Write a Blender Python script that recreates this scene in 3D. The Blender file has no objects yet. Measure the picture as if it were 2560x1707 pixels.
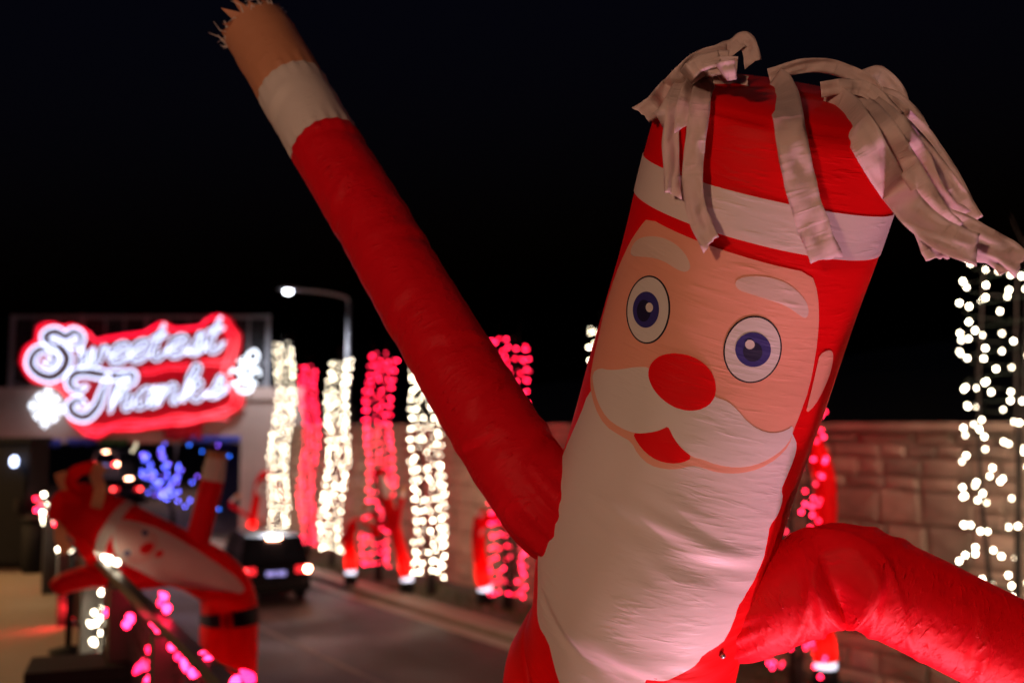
import bpy, bmesh, math, random
import numpy as np
from mathutils import Vector, Matrix, noise
from mathutils.bvhtree import BVHTree
from mathutils.geometry import delaunay_2d_cdt

random.seed(7)
S = bpy.context.scene
COL = S.collection
PI = math.pi

# ------------------------------------------------------------------ camera
CAM_H = 4.4
FPX = 35.0 / 36.0 * 2560.0
TILT = math.atan(211.5 / FPX)
cam = bpy.data.cameras.new('camera')
cam_o = bpy.data.objects.new('camera', cam)
COL.objects.link(cam_o)
cam_o.location = (0, 0, CAM_H)
cam_o.rotation_euler = (PI / 2 + TILT, 0, 0)
cam.lens = 35.0
cam.sensor_width = 36.0
cam.clip_start = 0.05
cam.clip_end = 2000
cam.dof.use_dof = True
cam.dof.focus_distance = 1.88
cam.dof.aperture_fstop = 2.15
cam.dof.aperture_blades = 0
S.camera = cam_o

# ------------------------------------------------------------------ night sky
W = bpy.data.worlds.new('World')
S.world = W
W.use_nodes = True
wn = W.node_tree.nodes
bgn = wn['Background']
sky = wn.new('ShaderNodeTexSky')
sky.sky_type = 'NISHITA'
sky.sun_disc = False
sky.sun_elevation = math.radians(-4.0)
sky.sun_rotation = math.radians(200)
tint = wn.new('ShaderNodeMix')
tint.data_type = 'RGBA'
tint.blend_type = 'MULTIPLY'
tint.inputs[0].default_value = 1.0
tint.inputs[7].default_value = (0.75, 0.8, 1.7, 1)      # the navy cast of the night air
W.node_tree.links.new(sky.outputs[0], tint.inputs[6])
W.node_tree.links.new(tint.outputs[2], bgn.inputs[0])
bgn.inputs[1].default_value = 0.10
sun = bpy.data.lights.new('moon_light', 'SUN')
sun.energy = 0.01
sun.angle = math.radians(0.5)
sun.color = (0.8, 0.87, 1.0)
sun_o = bpy.data.objects.new('moon_light', sun)
COL.objects.link(sun_o)
sun_o.rotation_euler = (math.radians(40), 0, math.radians(150))

vs = S.view_settings
vs.view_transform = 'Standard'
vs.look = 'None'
vs.exposure = 0.0
vs.gamma = 1.0
vs.use_curve_mapping = False
cy = S.cycles
cy.max_bounces = 6
cy.diffuse_bounces = 3
cy.glossy_bounces = 3
cy.transmission_bounces = 5
cy.transparent_max_bounces = 6
cy.caustics_reflective = False
cy.caustics_refractive = False
cy.sample_clamp_indirect = 4.0
cy.use_denoising = True
cy.use_adaptive_sampling = False


# ------------------------------------------------------------------ helpers
def pix(u, v, d):
    """photo pixel (2560 wide) at distance d along +Y -> world point"""
    dx = (u - 1280.0) / FPX
    dy = (853.5 - v) / FPX
    c, s = math.cos(TILT), math.sin(TILT)
    y = c - s * dy
    z = s + c * dy
    k = d / y
    return Vector((dx * k, d, CAM_H + z * k))


def gnd(u, v, z=0.0):
    dx = (u - 1280.0) / FPX
    dy = (853.5 - v) / FPX
    c, s = math.cos(TILT), math.sin(TILT)
    y = c - s * dy
    zz = s + c * dy
    k = (z - CAM_H) / zz
    return Vector((dx * k, y * k, z))


def P23(x, y, d):
    """same from coordinates read on the 2352-wide view"""
    return pix(x * 2560 / 2352, y * 2560 / 2352, d)


class MB:
    def __init__(s):
        s.v = []
        s.f = []

    def add(s, vs, fs):
        o = len(s.v)
        s.v += [tuple(p) for p in vs]
        s.f += [tuple(i + o for i in f) for f in fs]
        return s

    def box(s, x0, x1, y0, y1, z0, z1):
        v = [(x, y, z) for z in (z0, z1) for y in (y0, y1) for x in (x0, x1)]
        return s.add(v, [(0, 2, 3, 1), (4, 5, 7, 6), (0, 1, 5, 4), (2, 6, 7, 3), (0, 4, 6, 2), (1, 3, 7, 5)])

    def obox(s, c, ax, ay, az):
        c, ax, ay, az = Vector(c), Vector(ax), Vector(ay), Vector(az)
        v = [c + ax * i + ay * j + az * k for k in (-1, 1) for j in (-1, 1) for i in (-1, 1)]
        return s.add(v, [(0, 2, 3, 1), (4, 5, 7, 6), (0, 1, 5, 4), (2, 6, 7, 3), (0, 4, 6, 2), (1, 3, 7, 5)])

    def tube(s, pts, r, n=8, cap=True):
        pts = [Vector(p) for p in pts]
        m = len(pts)
        rr = r if isinstance(r, (list, tuple)) else [r] * m
        t0 = (pts[1] - pts[0]).normalized()
        up = Vector((0, 0, 1)) if abs(t0.z) < 0.9 else Vector((1, 0, 0))
        nrm = (up - t0 * up.dot(t0)).normalized()
        vs, fs = [], []
        for i in range(m):
            a = pts[max(i - 1, 0)]
            b = pts[min(i + 1, m - 1)]
            t = (b - a).normalized() if (b - a).length > 1e-9 else t0
            nrm = (nrm - t * nrm.dot(t))
            nrm = nrm.normalized() if nrm.length > 1e-6 else Vector((1, 0, 0))
            bi = t.cross(nrm)
            for k in range(n):
                an = 2 * PI * k / n
                vs.append(pts[i] + (nrm * math.cos(an) + bi * math.sin(an)) * rr[i])
        for i in range(m - 1):
            for k in range(n):
                a = i * n + k
                b = i * n + (k + 1) % n
                fs.append((a, b, b + n, a + n))
        if cap:
            fs.append(tuple(reversed(range(n))))
            fs.append(tuple(range((m - 1) * n, m * n)))
        return s.add(vs, fs)

    def lathe(s, prof, c=(0, 0, 0), n=16, axis='z'):
        vs, fs = [], []
        m = len(prof)
        for (r, h) in prof:
            for k in range(n):
                a = 2 * PI * k / n
                p = (r * math.cos(a), r * math.sin(a), h)
                if axis == 'x':
                    p = (p[2], p[0], p[1])
                if axis == 'y':
                    p = (p[1], p[2], p[0])
                vs.append((p[0] + c[0], p[1] + c[1], p[2] + c[2]))
        for i in range(m - 1):
            for k in range(n):
                a = i * n + k
                b = i * n + (k + 1) % n
                fs.append((a, b, b + n, a + n))
        fs.append(tuple(reversed(range(n))))
        fs.append(tuple(range((m - 1) * n, m * n)))
        return s.add(vs, fs)

    def mesh(s, name, mat=None, smooth=False):
        me = bpy.data.meshes.new(name)
        me.from_pydata(s.v, [], s.f)
        if mat:
            me.materials.append(mat)
        if smooth:
            me.shade_smooth()
        me.update()
        return me

    def build(s, name, mat=None, parent=None, smooth=False, loc=None):
        return link(name, s.mesh(name, mat, smooth), parent, loc)


def link(name, data, parent=None, loc=None):
    o = bpy.data.objects.new(name, data)
    COL.objects.link(o)
    if parent is not None:
        o.parent = parent
    if loc is not None:
        o.location = loc
    return o


def tag(o, label, cat, group=None):
    o['label'] = label
    o['category'] = cat
    if group:
        o['group'] = group
    return o


def empty(name, loc=(0, 0, 0), rz=0.0):
    o = bpy.data.objects.new(name, None)
    o.empty_display_size = 0.1
    COL.objects.link(o)
    o.location = loc
    o.rotation_euler = (0, 0, rz)
    return o


def struct(o, kind='structure'):
    o['kind'] = kind
    return o


def catmull(pts, n):
    pts = [Vector(p) for p in pts]
    P = [pts[0] * 2 - pts[1]] + pts + [pts[-1] * 2 - pts[-2]]
    out = []
    for i in range(1, len(P) - 2):
        a, b, c, d = P[i - 1], P[i], P[i + 1], P[i + 2]
        for k in range(n):
            t = k / n
            out.append(0.5 * ((2 * b) + (c - a) * t + (2 * a - 5 * b + 4 * c - d) * t * t + (3 * b - 3 * c + d - a) * t ** 3))
    out.append(P[-2].copy())
    return out


# ------------------------------------------------------------------ materials
def new_mat(name):
    m = bpy.data.materials.new(name)
    m.use_nodes = True
    nt = m.node_tree
    return m, nt, nt.nodes, nt.links, nt.nodes['Principled BSDF'], nt.nodes['Material Output']


def mat_plain(name, col, rough=0.6, metal=0.0, var=0.0, scale=3.0, bump=0.0, bscale=30.0, spec=0.5, rand=0.0):
    m, nt, N, L, B, O = new_mat(name)
    B.inputs['Roughness'].default_value = rough
    B.inputs['Metallic'].default_value = metal
    B.inputs['Specular IOR Level'].default_value = spec
    B.inputs['Base Color'].default_value = (*col, 1)
    tc = N.new('ShaderNodeTexCoord')
    last = None
    if var > 0:
        nz = N.new('ShaderNodeTexNoise')
        nz.inputs['Scale'].default_value = scale
        nz.inputs['Detail'].default_value = 6
        nz.inputs['Roughness'].default_value = 0.65
        L.new(tc.outputs['Object'], nz.inputs['Vector'])
        mx = N.new('ShaderNodeMix')
        mx.data_type = 'RGBA'
        mx.inputs[6].default_value = (*[c * (1 - var) for c in col], 1)
        mx.inputs[7].default_value = (*[min(1, c * (1 + var)) for c in col], 1)
        L.new(nz.outputs['Fac'], mx.inputs[0])
        last = mx.outputs[2]
    if rand > 0:
        oi = N.new('ShaderNodeObjectInfo')
        hs = N.new('ShaderNodeHueSaturation')
        mr = N.new('ShaderNodeMapRange')
        mr.inputs[3].default_value = 1 - rand
        mr.inputs[4].default_value = 1 + rand
        L.new(oi.outputs['Random'], mr.inputs[0])
        L.new(mr.outputs[0], hs.inputs['Value'])
        if last:
            L.new(last, hs.inputs['Color'])
        else:
            hs.inputs['Color'].default_value = (*col, 1)
        last = hs.outputs[0]
    if last:
        L.new(last, B.inputs['Base Color'])
    if bump > 0:
        n2 = N.new('ShaderNodeTexNoise')
        n2.inputs['Scale'].default_value = bscale
        n2.inputs['Detail'].default_value = 4
        L.new(tc.outputs['Object'], n2.inputs['Vector'])
        bp = N.new('ShaderNodeBump')
        bp.inputs['Strength'].default_value = bump
        bp.inputs['Distance'].default_value = 0.02
        L.new(n2.outputs['Fac'], bp.inputs['Height'])
        L.new(bp.outputs[0], B.inputs['Normal'])
    return m


def mat_emit(name, col, strength, base=(0.5, 0.5, 0.5)):
    m, nt, N, L, B, O = new_mat(name)
    B.inputs['Base Color'].default_value = (*base, 1)
    B.inputs['Emission Color'].default_value = (*col, 1)
    B.inputs['Emission Strength'].default_value = strength
    return m


def mat_fabric(name, col, trans=0.35, wr=1.0, rough=0.5, tcol=None, wscale=1.0, spec=0.25):
    """thin nylon with sewn wrinkles; the UV map 'wrap' is metres round and along the tube"""
    m, nt, N, L, B, O = new_mat(name)
    uv = N.new('ShaderNodeUVMap')
    uv.uv_map = 'wrap'

    def mapped(sx, sy, rot=0.0):
        mp = N.new('ShaderNodeMapping')
        mp.inputs['Scale'].default_value = (sx, sy, 1)
        mp.inputs['Rotation'].default_value = (0, 0, rot)
        L.new(uv.outputs[0], mp.inputs[0])
        return mp.outputs[0]

    def ntex(vec, sc, det=3.0, dist=0.0):
        n = N.new('ShaderNodeTexNoise')
        n.inputs['Scale'].default_value = sc
        n.inputs['Detail'].default_value = det
        n.inputs['Distortion'].default_value = dist
        L.new(vec, n.inputs['Vector'])
        return n.outputs['Fac']

    def math_(op, a, b=None):
        n = N.new('ShaderNodeMath')
        n.operation = op
        for i, x in enumerate((a, b)):
            if x is None:
                continue
            if isinstance(x, (int, float)):
                n.inputs[i].default_value = x
            else:
                L.new(x, n.inputs[i])
        return n.outputs[0]

    def ridge(fac, p):
        a = math_('ABSOLUTE', math_('SUBTRACT', fac, 0.5))
        b = math_('SUBTRACT', 1.0, math_('MULTIPLY', a, 2.0))
        return math_('POWER', b, p)

    def crease(sx, sy, rot, sc, pw, dist):
        n = math_('POWER', math_('MAXIMUM', math_('MULTIPLY', math_('SUBTRACT', ntex(mapped(sx, sy, rot), sc, 2.0, dist), 0.44), 3.2), 0.0), pw)
        return math_('MINIMUM', n, 1.2)
    mask = math_('MULTIPLY', math_('POWER', ntex(mapped(1, 1), 3.0, 2.0), 5.0), 2.6)
    r1 = math_('MULTIPLY', crease(1.0, 7.0, 0.10, 9.0 * wscale, 1.6, 0.35), mask)
    mask2 = math_('POWER', ntex(mapped(1.3, 1), 6.3, 1.0), 2.6)
    r2 = math_('MULTIPLY', crease(1.0, 5.0, -0.5, 16.0 * wscale, 2.0, 0.3), mask2)
    soft = ntex(mapped(1.0, 2.8, 0.12), 5.0 * wscale, 2.0)
    h = math_('ADD', math_('MULTIPLY', r1, 1.0), math_('ADD', math_('MULTIPLY', r2, 1.0), math_('MULTIPLY', soft, 0.8)))
    wv = ntex(mapped(1, 1), 900.0, 1.0)
    h = math_('ADD', h, math_('MULTIPLY', wv, 0.02))
    bp = N.new('ShaderNodeBump')
    bp.inputs['Strength'].default_value = 0.5 * wr
    bp.inputs['Distance'].default_value = 0.010
    L.new(h, bp.inputs['Height'])
    # slight dye variation
    mx = N.new('ShaderNodeMix')
    mx.data_type = 'RGBA'
    mx.inputs[6].default_value = (*[c * 0.88 for c in col], 1)
    mx.inputs[7].default_value = (*[min(1, c * 1.06) for c in col], 1)
    L.new(ntex(mapped(1, 1), 5.0, 5.0), mx.inputs[0])
    L.new(mx.outputs[2], B.inputs['Base Color'])
    B.inputs['Roughness'].default_value = rough
    B.inputs['Specular IOR Level'].default_value = spec
    L.new(bp.outputs[0], B.inputs['Normal'])
    tr = N.new('ShaderNodeBsdfTranslucent')
    tr.inputs['Color'].default_value = (*(tcol or col), 1)
    L.new(bp.outputs[0], tr.inputs['Normal'])
    ms = N.new('ShaderNodeMixShader')
    ms.inputs[0].default_value = trans
    L.new(B.outputs[0], ms.inputs[1])
    L.new(tr.outputs[0], ms.inputs[2])
    L.new(ms.outputs[0], O.inputs['Surface'])
    return m


M = {}
M['red_fab'] = mat_fabric('red_nylon', (0.86, 0.003, 0.006), 0.28, 0.8, tcol=(0.85, 0.006, 0.004), spec=0.10)
M['red_arm'] = mat_fabric('red_sleeve_nylon', (0.82, 0.005, 0.016), 0.30, 1.7, tcol=(0.85, 0.006, 0.004), wscale=1.2, spec=0.12)
M['white_fab'] = mat_fabric('white_nylon', (0.78, 0.71, 0.65), 0.28, 0.7)
M['skin_fab'] = mat_fabric('peach_nylon', (0.86, 0.40, 0.27), 0.26, 0.6)
M['brow_fab'] = mat_fabric('pale_brow_nylon', (0.74, 0.58, 0.49), 0.28, 0.9)
M['pale_fab'] = mat_fabric('pale_pink_nylon', (0.78, 0.50, 0.45), 0.28, 0.9)
M['rim_fab'] = mat_fabric('peach_outline', (0.78, 0.34, 0.24), 0.28, 0.9)
M['black_fab'] = mat_fabric('black_print', (0.012, 0.012, 0.02), 0.05, 0.6)
M['navy_fab'] = mat_fabric('navy_print', (0.035, 0.03, 0.17), 0.1, 0.6)
M['pupil_fab'] = mat_fabric('dark_pupil_print', (0.012, 0.010, 0.04), 0.05, 0.6)
M['hand_fab'] = mat_fabric('tan_hand_nylon', (0.66, 0.30, 0.16), 0.3, 1.3)
M['hair_fab'] = mat_fabric('white_ribbon_nylon', (0.80, 0.66, 0.61), 0.40, 1.2, 0.55, spec=0.2)
M['gold'] = mat_plain('buckle_yellow', (0.7, 0.45, 0.08), 0.5, var=0.1)
M['asphalt'] = mat_plain('asphalt', (0.052, 0.034, 0.030), 0.6, var=0.45, scale=0.7, bump=0.5, bscale=60)
_n = M['asphalt'].node_tree
_tc = _n.nodes.new('ShaderNodeTexCoord')
_nz = _n.nodes.new('ShaderNodeTexNoise')
_nz.inputs['Scale'].default_value = 0.35
_nz.inputs['Detail'].default_value = 5
_mr = _n.nodes.new('ShaderNodeMapRange')
_mr.inputs[1].default_value = 0.35
_mr.inputs[2].default_value = 0.65
_mr.inputs[3].default_value = 0.5
_mr.inputs[4].default_value = 0.8
_n.links.new(_tc.outputs['Object'], _nz.inputs['Vector'])
_n.links.new(_nz.outputs['Fac'], _mr.inputs[0])
_n.links.new(_mr.outputs[0], _n.nodes['Principled BSDF'].inputs['Roughness'])
M['concrete'] = mat_plain('concrete', (0.47, 0.36, 0.31), 0.85, var=0.25, scale=0.6, bump=0.3, bscale=12)
M['pave'] = mat_plain('paving', (0.27, 0.22, 0.17), 0.8, var=0.2, scale=0.9, bump=0.3, bscale=20)
M['kerb'] = mat_plain('kerb_concrete', (0.40, 0.34, 0.29), 0.85, var=0.2, scale=2, bump=0.3, bscale=15)
M['soil'] = mat_plain('soil', (0.07, 0.055, 0.035), 0.95, var=0.4, scale=2.0, bump=0.8, bscale=18)
M['grass'] = mat_plain('grass_blades', (0.05, 0.10, 0.02), 0.7, var=0.4, scale=4.0)
M['paint'] = mat_plain('worn_road_paint', (0.17, 0.12, 0.105), 0.7, var=0.4, scale=3.0)
M['stone'] = mat_plain('wall_stone', (0.32, 0.22, 0.165), 0.85, var=0.45, scale=2.2, bump=0.6, bscale=14, rand=0.30)
M['mortar'] = mat_plain('mortar', (0.29, 0.205, 0.16), 0.95, var=0.2, scale=4)
M['hill'] = mat_plain('dark_hill', (0.03, 0.035, 0.03), 0.95, var=0.5, scale=0.1)
M['steel'] = mat_plain('dark_steel', (0.09, 0.085, 0.08), 0.45, 0.6, var=0.15, scale=8)
M['galv'] = mat_plain('galvanised_steel', (0.33, 0.34, 0.37), 0.5, 0.5, var=0.12, scale=5)
M['black'] = mat_plain('black_plastic', (0.011, 0.011, 0.013), 0.75, spec=0.2, var=0.1, scale=5)
M['rubber'] = mat_plain('rubber', (0.012, 0.012, 0.012), 0.8, var=0.2, scale=9)
M['bark'] = mat_plain('palm_bark', (0.02, 0.016, 0.012), 0.9, var=0.35, scale=6, bump=0.8, bscale=9)
M['leaf'] = mat_plain('palm_leaf', (0.018, 0.03, 0.012), 0.7, var=0.4, scale=4)
M['cable'] = mat_plain('green_cable', (0.01, 0.025, 0.012), 0.6, var=0.1)
M['carblack'] = mat_plain('black_car_paint', (0.010, 0.010, 0.013), 0.22, 0.2, var=0.1, scale=2, spec=0.6)
M['carwhite'] = mat_plain('white_van_paint', (0.32, 0.32, 0.34), 0.3, 0.0, var=0.1, scale=2)
M['cargrey'] = mat_plain('grey_car_paint', (0.08, 0.08, 0.09), 0.3, 0.3, var=0.1, scale=2)
M['glass'] = mat_plain('dark_car_glass', (0.012, 0.014, 0.02), 0.08, 0.0, var=0.05, spec=0.8)
M['rim'] = mat_plain('wheel_rim', (0.4, 0.4, 0.42), 0.35, 0.9, var=0.1)
M['tail'] = mat_emit('brake_lamp', (1.0, 0.05, 0.05), 16.0, (0.3, 0.01, 0.01))
M['tail_hot'] = mat_emit('brake_lamp_bright', (1.0, 0.42, 0.25), 55.0, (0.3, 0.02, 0.01))
M['tail_dim'] = mat_emit('tail_lamp_lens', (1.0, 0.02, 0.03), 1.6, (0.3, 0.01, 0.01))
M['plate'] = mat_emit('licence_plate_lit', (0.35, 0.36, 1.0), 0.8, (0.6, 0.6, 0.7))
M['led_white'] = mat_emit('led_white', (0.85, 0.9, 1.0), 20.0)
M['led_collar'] = mat_emit('lit_fan_outlet', (0.80, 0.82, 1.0), 1.6, (0.8, 0.8, 0.85))
M['led_blue'] = mat_emit('led_bluish', (0.55, 0.65, 1.0), 7.0)
M['bulb_w'] = mat_emit('bulb_warm_white', (1.0, 0.86, 0.62), 24.0)
M['bulb_w2'] = mat_emit('bulb_warm_white_soft', (1.0, 0.84, 0.60), 13.0)
M['bulb_r'] = mat_emit('bulb_red', (1.0, 0.010, 0.055), 25.0)
M['bulb_r2'] = mat_emit('bulb_red_soft', (1.0, 0.004, 0.042), 15.0)
M['bulb_w3'] = mat_emit('bulb_warm_white_dim', (1.0, 0.84, 0.60), 5.5)
M['bulb_r3'] = mat_emit('bulb_red_dim', (1.0, 0.01, 0.06), 8.0)
M['bulb_b'] = mat_emit('bulb_blue', (0.10, 0.12, 1.0), 30.0)
M['bulb_b2'] = mat_emit('bulb_azure', (0.03, 0.16, 1.0), 16.0)
M['bulb_p'] = mat_emit('bulb_violet', (0.22, 0.08, 0.9), 18.0)
M['neon'] = mat_emit('neon_white', (0.64, 0.70, 1.0), 3.3)
M['neon_hot'] = mat_emit('ornament_white', (0.80, 0.88, 1.0), 3.6)
M['neon_red'] = mat_emit('neon_red', (1.0, 0.0, 0.03), 2.4)
M['red_box'] = mat_emit('sign_red_face', (1.0, 0.0, 0.022), 0.24, (0.5, 0.01, 0.015))
M['brown_face'] = mat_plain('sign_brown_face', (0.20, 0.11, 0.10), 0.8, var=0.1, scale=3)
M['blue_cloth'] = mat_plain('blue_banner_cloth', (0.02, 0.05, 0.4), 0.8, var=0.2)
M['red_cloth'] = mat_plain('red_banner_cloth', (0.6, 0.02, 0.06), 0.8, var=0.2)
M['green_cloth'] = mat_plain('green_banner_cloth', (0.02, 0.12, 0.04), 0.8, var=0.2)
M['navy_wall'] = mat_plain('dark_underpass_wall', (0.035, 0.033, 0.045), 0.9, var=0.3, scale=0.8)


# ------------------------------------------------------------------ layout lines
K0 = gnd(770, 1445)
K1 = gnd(1310, 1615)
RT = (K1 - K0).normalized()                       # along the kerb towards the viewer's right
RN = Vector((-RT.y, RT.x, 0))                     # away from the road
if RN.x < 0:
    RN = -RN


def along(s, o, z=0.0):
    p = K0 + RT * s + RN * o
    return Vector((p.x, p.y, z))


def strip(name, mat, s0, s1, o0, o1, z0, z1):
    m = MB()
    a = (o0, o1)
    v = [along(s, o, z) for z in (z0, z1) for o in a for s in (s0, s1)]
    m.add(v, [(0, 2, 3, 1), (4, 5, 7, 6), (0, 1, 5, 4), (2, 6, 7, 3), (0, 4, 6, 2), (1, 3, 7, 5)])
    return m.build(name, mat)


# ------------------------------------------------------------------ setting
g = MB().add([(-400, -150, -0.02), (400, -150, -0.02), (400, 600, -0.02), (-400, 600, -0.02)], [(0, 1, 2, 3)])
struct(g.build('ground', M['soil']))
struct(strip('road', M['asphalt'], -120, 60, -34, 0.0, -0.016, 0.0))
struct(strip('kerb', M['kerb'], -12, 50, 0.0, 0.22, -0.016, 0.13))
struct(strip('gutter', M['kerb'], -12, 50, -0.42, -0.005, -0.012, 0.004))
struct(strip('pavement', M['pave'], -12, 50, 0.225, 0.72, -0.016, 0.125))
struct(strip('verge', M['soil'], -12, 50, 0.725, 2.7, -0.016, 0.11))
for i in range(9):
    struct(strip('lane_marking', M['paint'], -40 + i * 9.0, -40 + i * 9.0 + 8.0, -3.76, -3.64, 0.001, 0.004))
M['patch'] = mat_plain('asphalt_repair', (0.042, 0.035, 0.033), 0.65, var=0.3, scale=2.0, bump=0.4, bscale=60)
struct(strip('road_patch', M['patch'], 3.5, 6.2, -2.9, -1.6, 0.001, 0.0035))
struct(strip('road_seam', M['patch'], -30, 30, -2.05, -2.0, 0.0038, 0.0045))
# grass on the verge
gm = MB()
rg = random.Random(3)
for i in range(9000):
    s = rg.uniform(-8, 30)
    o = rg.uniform(0.75, 2.4)
    if noise.noise(Vector((s * 0.5, o * 0.7, 0))) < -0.25:
        continue
    p = along(s, o, 0.10)
    a = rg.uniform(0, 2 * PI)
    h = rg.uniform(0.05, 0.13)
    w = 0.012
    dx, dy = math.cos(a) * w, math.sin(a) * w
    lx, ly = rg.uniform(-0.04, 0.04), rg.uniform(-0.04, 0.04)
    gm.add([(p.x - dx, p.y - dy, p.z), (p.x + dx, p.y + dy, p.z), (p.x + lx, p.y + ly, p.z + h)], [(0, 1, 2)])
go = gm.build('grass', M['grass'])
struct(go, 'stuff')
go['label'] = 'short green grass under the lit trees'
go['category'] = 'grass'

# walkway on the viewer's side of the railing
WZ = 2.3


def railx(d):
    return -1.167 - 0.55 * (d - 4.26)


RAILD = Vector((-0.55, 1, 0)).normalized()
RAILN = Vector((RAILD.y, -RAILD.x, 0))
wk = MB()
d0, d1 = -9.0, 21.0
off = 0.12
v = []
for z in (0.0, WZ):
    v += [(railx(d0) + off, d0, z), (railx(d1) + off, d1, z), (-60, d1, z), (-60, d0, z)]
wk.add(v, [(3, 2, 1, 0), (4, 5, 6, 7), (0, 1, 5, 4), (1, 2, 6, 5), (2, 3, 7, 6), (3, 0, 4, 7)])
struct(wk.build('walkway', M['pave']))

# lower terrace on the road side of the railing, where the figures stand
TZ = 1.2
tm = MB()
v = []
for z in (0.0, TZ):
    v += [(railx(d0) + 1.75, d0, z), (railx(d1) + 1.75, d1, z), (railx(d1) + .125, d1, z), (railx(d0) + .125, d0, z)]
tm.add(v, [(3, 2, 1, 0), (4, 5, 6, 7), (0, 1, 5, 4), (1, 2, 6, 5), (2, 3, 7, 6), (3, 0, 4, 7)])
struct(tm.build('terrace', M['pave']))

# dark hill beyond the wall
hm = MB()
nx, ny = 40, 10
vv = []
for j in range(ny + 1):
    for i in range(nx + 1):
        s = -60 + i * 4.5
        o = 12 + j * 10
        h = 2 + 16 * (j / ny) ** 0.7 * (0.75 + 0.4 * noise.noise(Vector((s * 0.03, o * 0.04, 2)))) + 1.2 * noise.noise(Vector((s * 0.12, o * 0.1, 5)))
        vv.append(along(s, o, h if j else -0.5))
hm.add(vv, [(j * (nx + 1) + i, j * (nx + 1) + i + 1, (j + 1) * (nx + 1) + i + 1, (j + 1) * (nx + 1) + i) for j in range(ny) for i in range(nx)])
struct(hm.build('hill', M['hill'], smooth=True))

# ------------------------------------------------------------------ stone retaining wall
WALL_O = 2.75
wall = empty('stone_wall', along(8, WALL_O))
tag(wall, 'long brown stone retaining wall behind the light-wrapped trees', 'wall')
wr = random.Random(11)
SW0, SW1 = -8.5, 28.0
WTOP = 4.33


def wall_local(s, o, z):
    return along(s, o, z) - wall.location


bk = MB()
v = [wall_local(s, o, z) for z in (-0.015, WTOP) for o in (WALL_O + 0.06, WALL_O + 0.6) for s in (SW0, SW1)]
bk.add(v, [(0, 2, 3, 1), (4, 5, 7, 6), (0, 1, 5, 4), (2, 6, 7, 3), (0, 4, 6, 2), (1, 3, 7, 5)])
bk.build('mortar_core', M['mortar'], wall)
cp = MB()
s = SW0
while s < SW1:
    L_ = wr.uniform(1.1, 1.5)
    e = min(SW1, s + L_ - 0.015)
    v = [wall_local(q, o, z) for z in (WTOP + 0.004, WTOP + 0.13) for o in (WALL_O - 0.1, WALL_O + 0.66) for q in (s, e)]
    MB().add(v, [(0, 2, 3, 1), (4, 5, 7, 6), (0, 1, 5, 4), (2, 6, 7, 3), (0, 4, 6, 2), (1, 3, 7, 5)]).build('coping_stone', M['stone'], wall)
    s += L_
stone_me = []
for k in range(8):
    rr = random.Random(100 + k)
    m = MB()
    j = lambda q: q + rr.uniform(-0.04, 0.04)
    outer = [(j(-.5), 0.3, j(-.5)), (j(.5), 0.3, j(-.5)), (j(.5), 0.3, j(.5)), (j(-.5), 0.3, j(.5))]
    mid = [(p[0], 0.0, p[2]) for p in outer]
    face = [(p[0] * 0.86, -0.35 - rr.uniform(0, 0.3), p[2] * 0.82) for p in outer]
    cpt = [(rr.uniform(-.1, .1), -0.6 - rr.uniform(0, .4), rr.uniform(-.1, .1))]
    m.add(outer + mid + face + cpt, [(0, 1, 5, 4), (1, 2, 6, 5), (2, 3, 7, 6), (3, 0, 4, 7), (4, 5, 9, 8), (5, 6, 10, 9), (6, 7, 11, 10), (7, 4, 8, 11),
                                     (8, 9, 12), (9, 10, 12), (10, 11, 12), (11, 8, 12)])
    stone_me.append(m.mesh('stone', M['stone']))
ang = math.atan2(RT.y, RT.x)
stones = []
z = 0.0
while z < WTOP - 0.1:
    h = wr.choice([0.22, 0.3, 0.38, 0.5, 0.56])
    h = min(h, WTOP - z)
    s = SW0 + wr.uniform(-0.3, 0)
    while s < SW1:
        L_ = wr.uniform(0.34, 1.15)
        hh = h
        if L_ < 0.5 and h > 0.34:
            for q in (0, 1):
                stones.append((s + L_ / 2, z + h * (0.25 + 0.5 * q), L_ - 0.025, h / 2 - 0.025))
        else:
            stones.append((s + L_ / 2, z + h / 2, L_ - 0.03, hh - 0.028))
        s += L_
    z += h
# nearest/most visible stones as single parts
stones.sort(key=lambda t: (along(t[0], WALL_O).length, 0))
vis = [t for t in stones if t[0] < 24.0 and t[1] > 0.4]
vis_set = set(vis[:290])
rest = MB()
for t in stones:
    me = wr.choice(stone_me)
    flip = wr.choice((0, 1))
    sc = (t[2] * (1 if flip else -1), 0.055 + wr.uniform(0, 0.05), t[3])
    # local axes: x along wall, y away from road
    if t in vis_set:
        o = link('stone', me, wall, wall_local(t[0], WALL_O + 0.04, t[1]))
        o.rotation_euler = (0, 0, ang)
        o.scale = (abs(sc[0]), sc[1], sc[2])
    else:
        R = Matrix.Rotation(ang, 3, 'Z')
        c = wall_local(t[0], WALL_O + 0.04, t[1])
        vs_ = [c + R @ Vector((p.co.x * abs(sc[0]), p.co.y * sc[1], p.co.z * sc[2])) for p in me.vertices]
        rest.add(vs_, [tuple(p.vertices) for p in me.polygons])
ro = rest.build('far_stones', M['stone'], wall)
ro['kind'] = 'stuff'

# ------------------------------------------------------------------ overpass
DO = 39.5
ov = empty('overpass', (pix(300, 1100, DO).x, DO, 0))
tag(ov, 'tan concrete overpass carrying the glowing script sign', 'overpass')
XL = pix(-500, 1000, DO).x
XR = pix(604, 1000, DO).x
XA = pix(760, 1000, DO).x
ZB = pix(300, 1108, DO).z
ZT = pix(300, 968, DO).z
ox, oy = ov.location.x, ov.location.y


def obx(name, x0, x1, y0, y1, z0, z1, mat, par=ov):
    return MB().box(x0 - ox, x1 - ox, y0 - oy, y1 - oy, z0, z1).build(name, mat, par)


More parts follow.
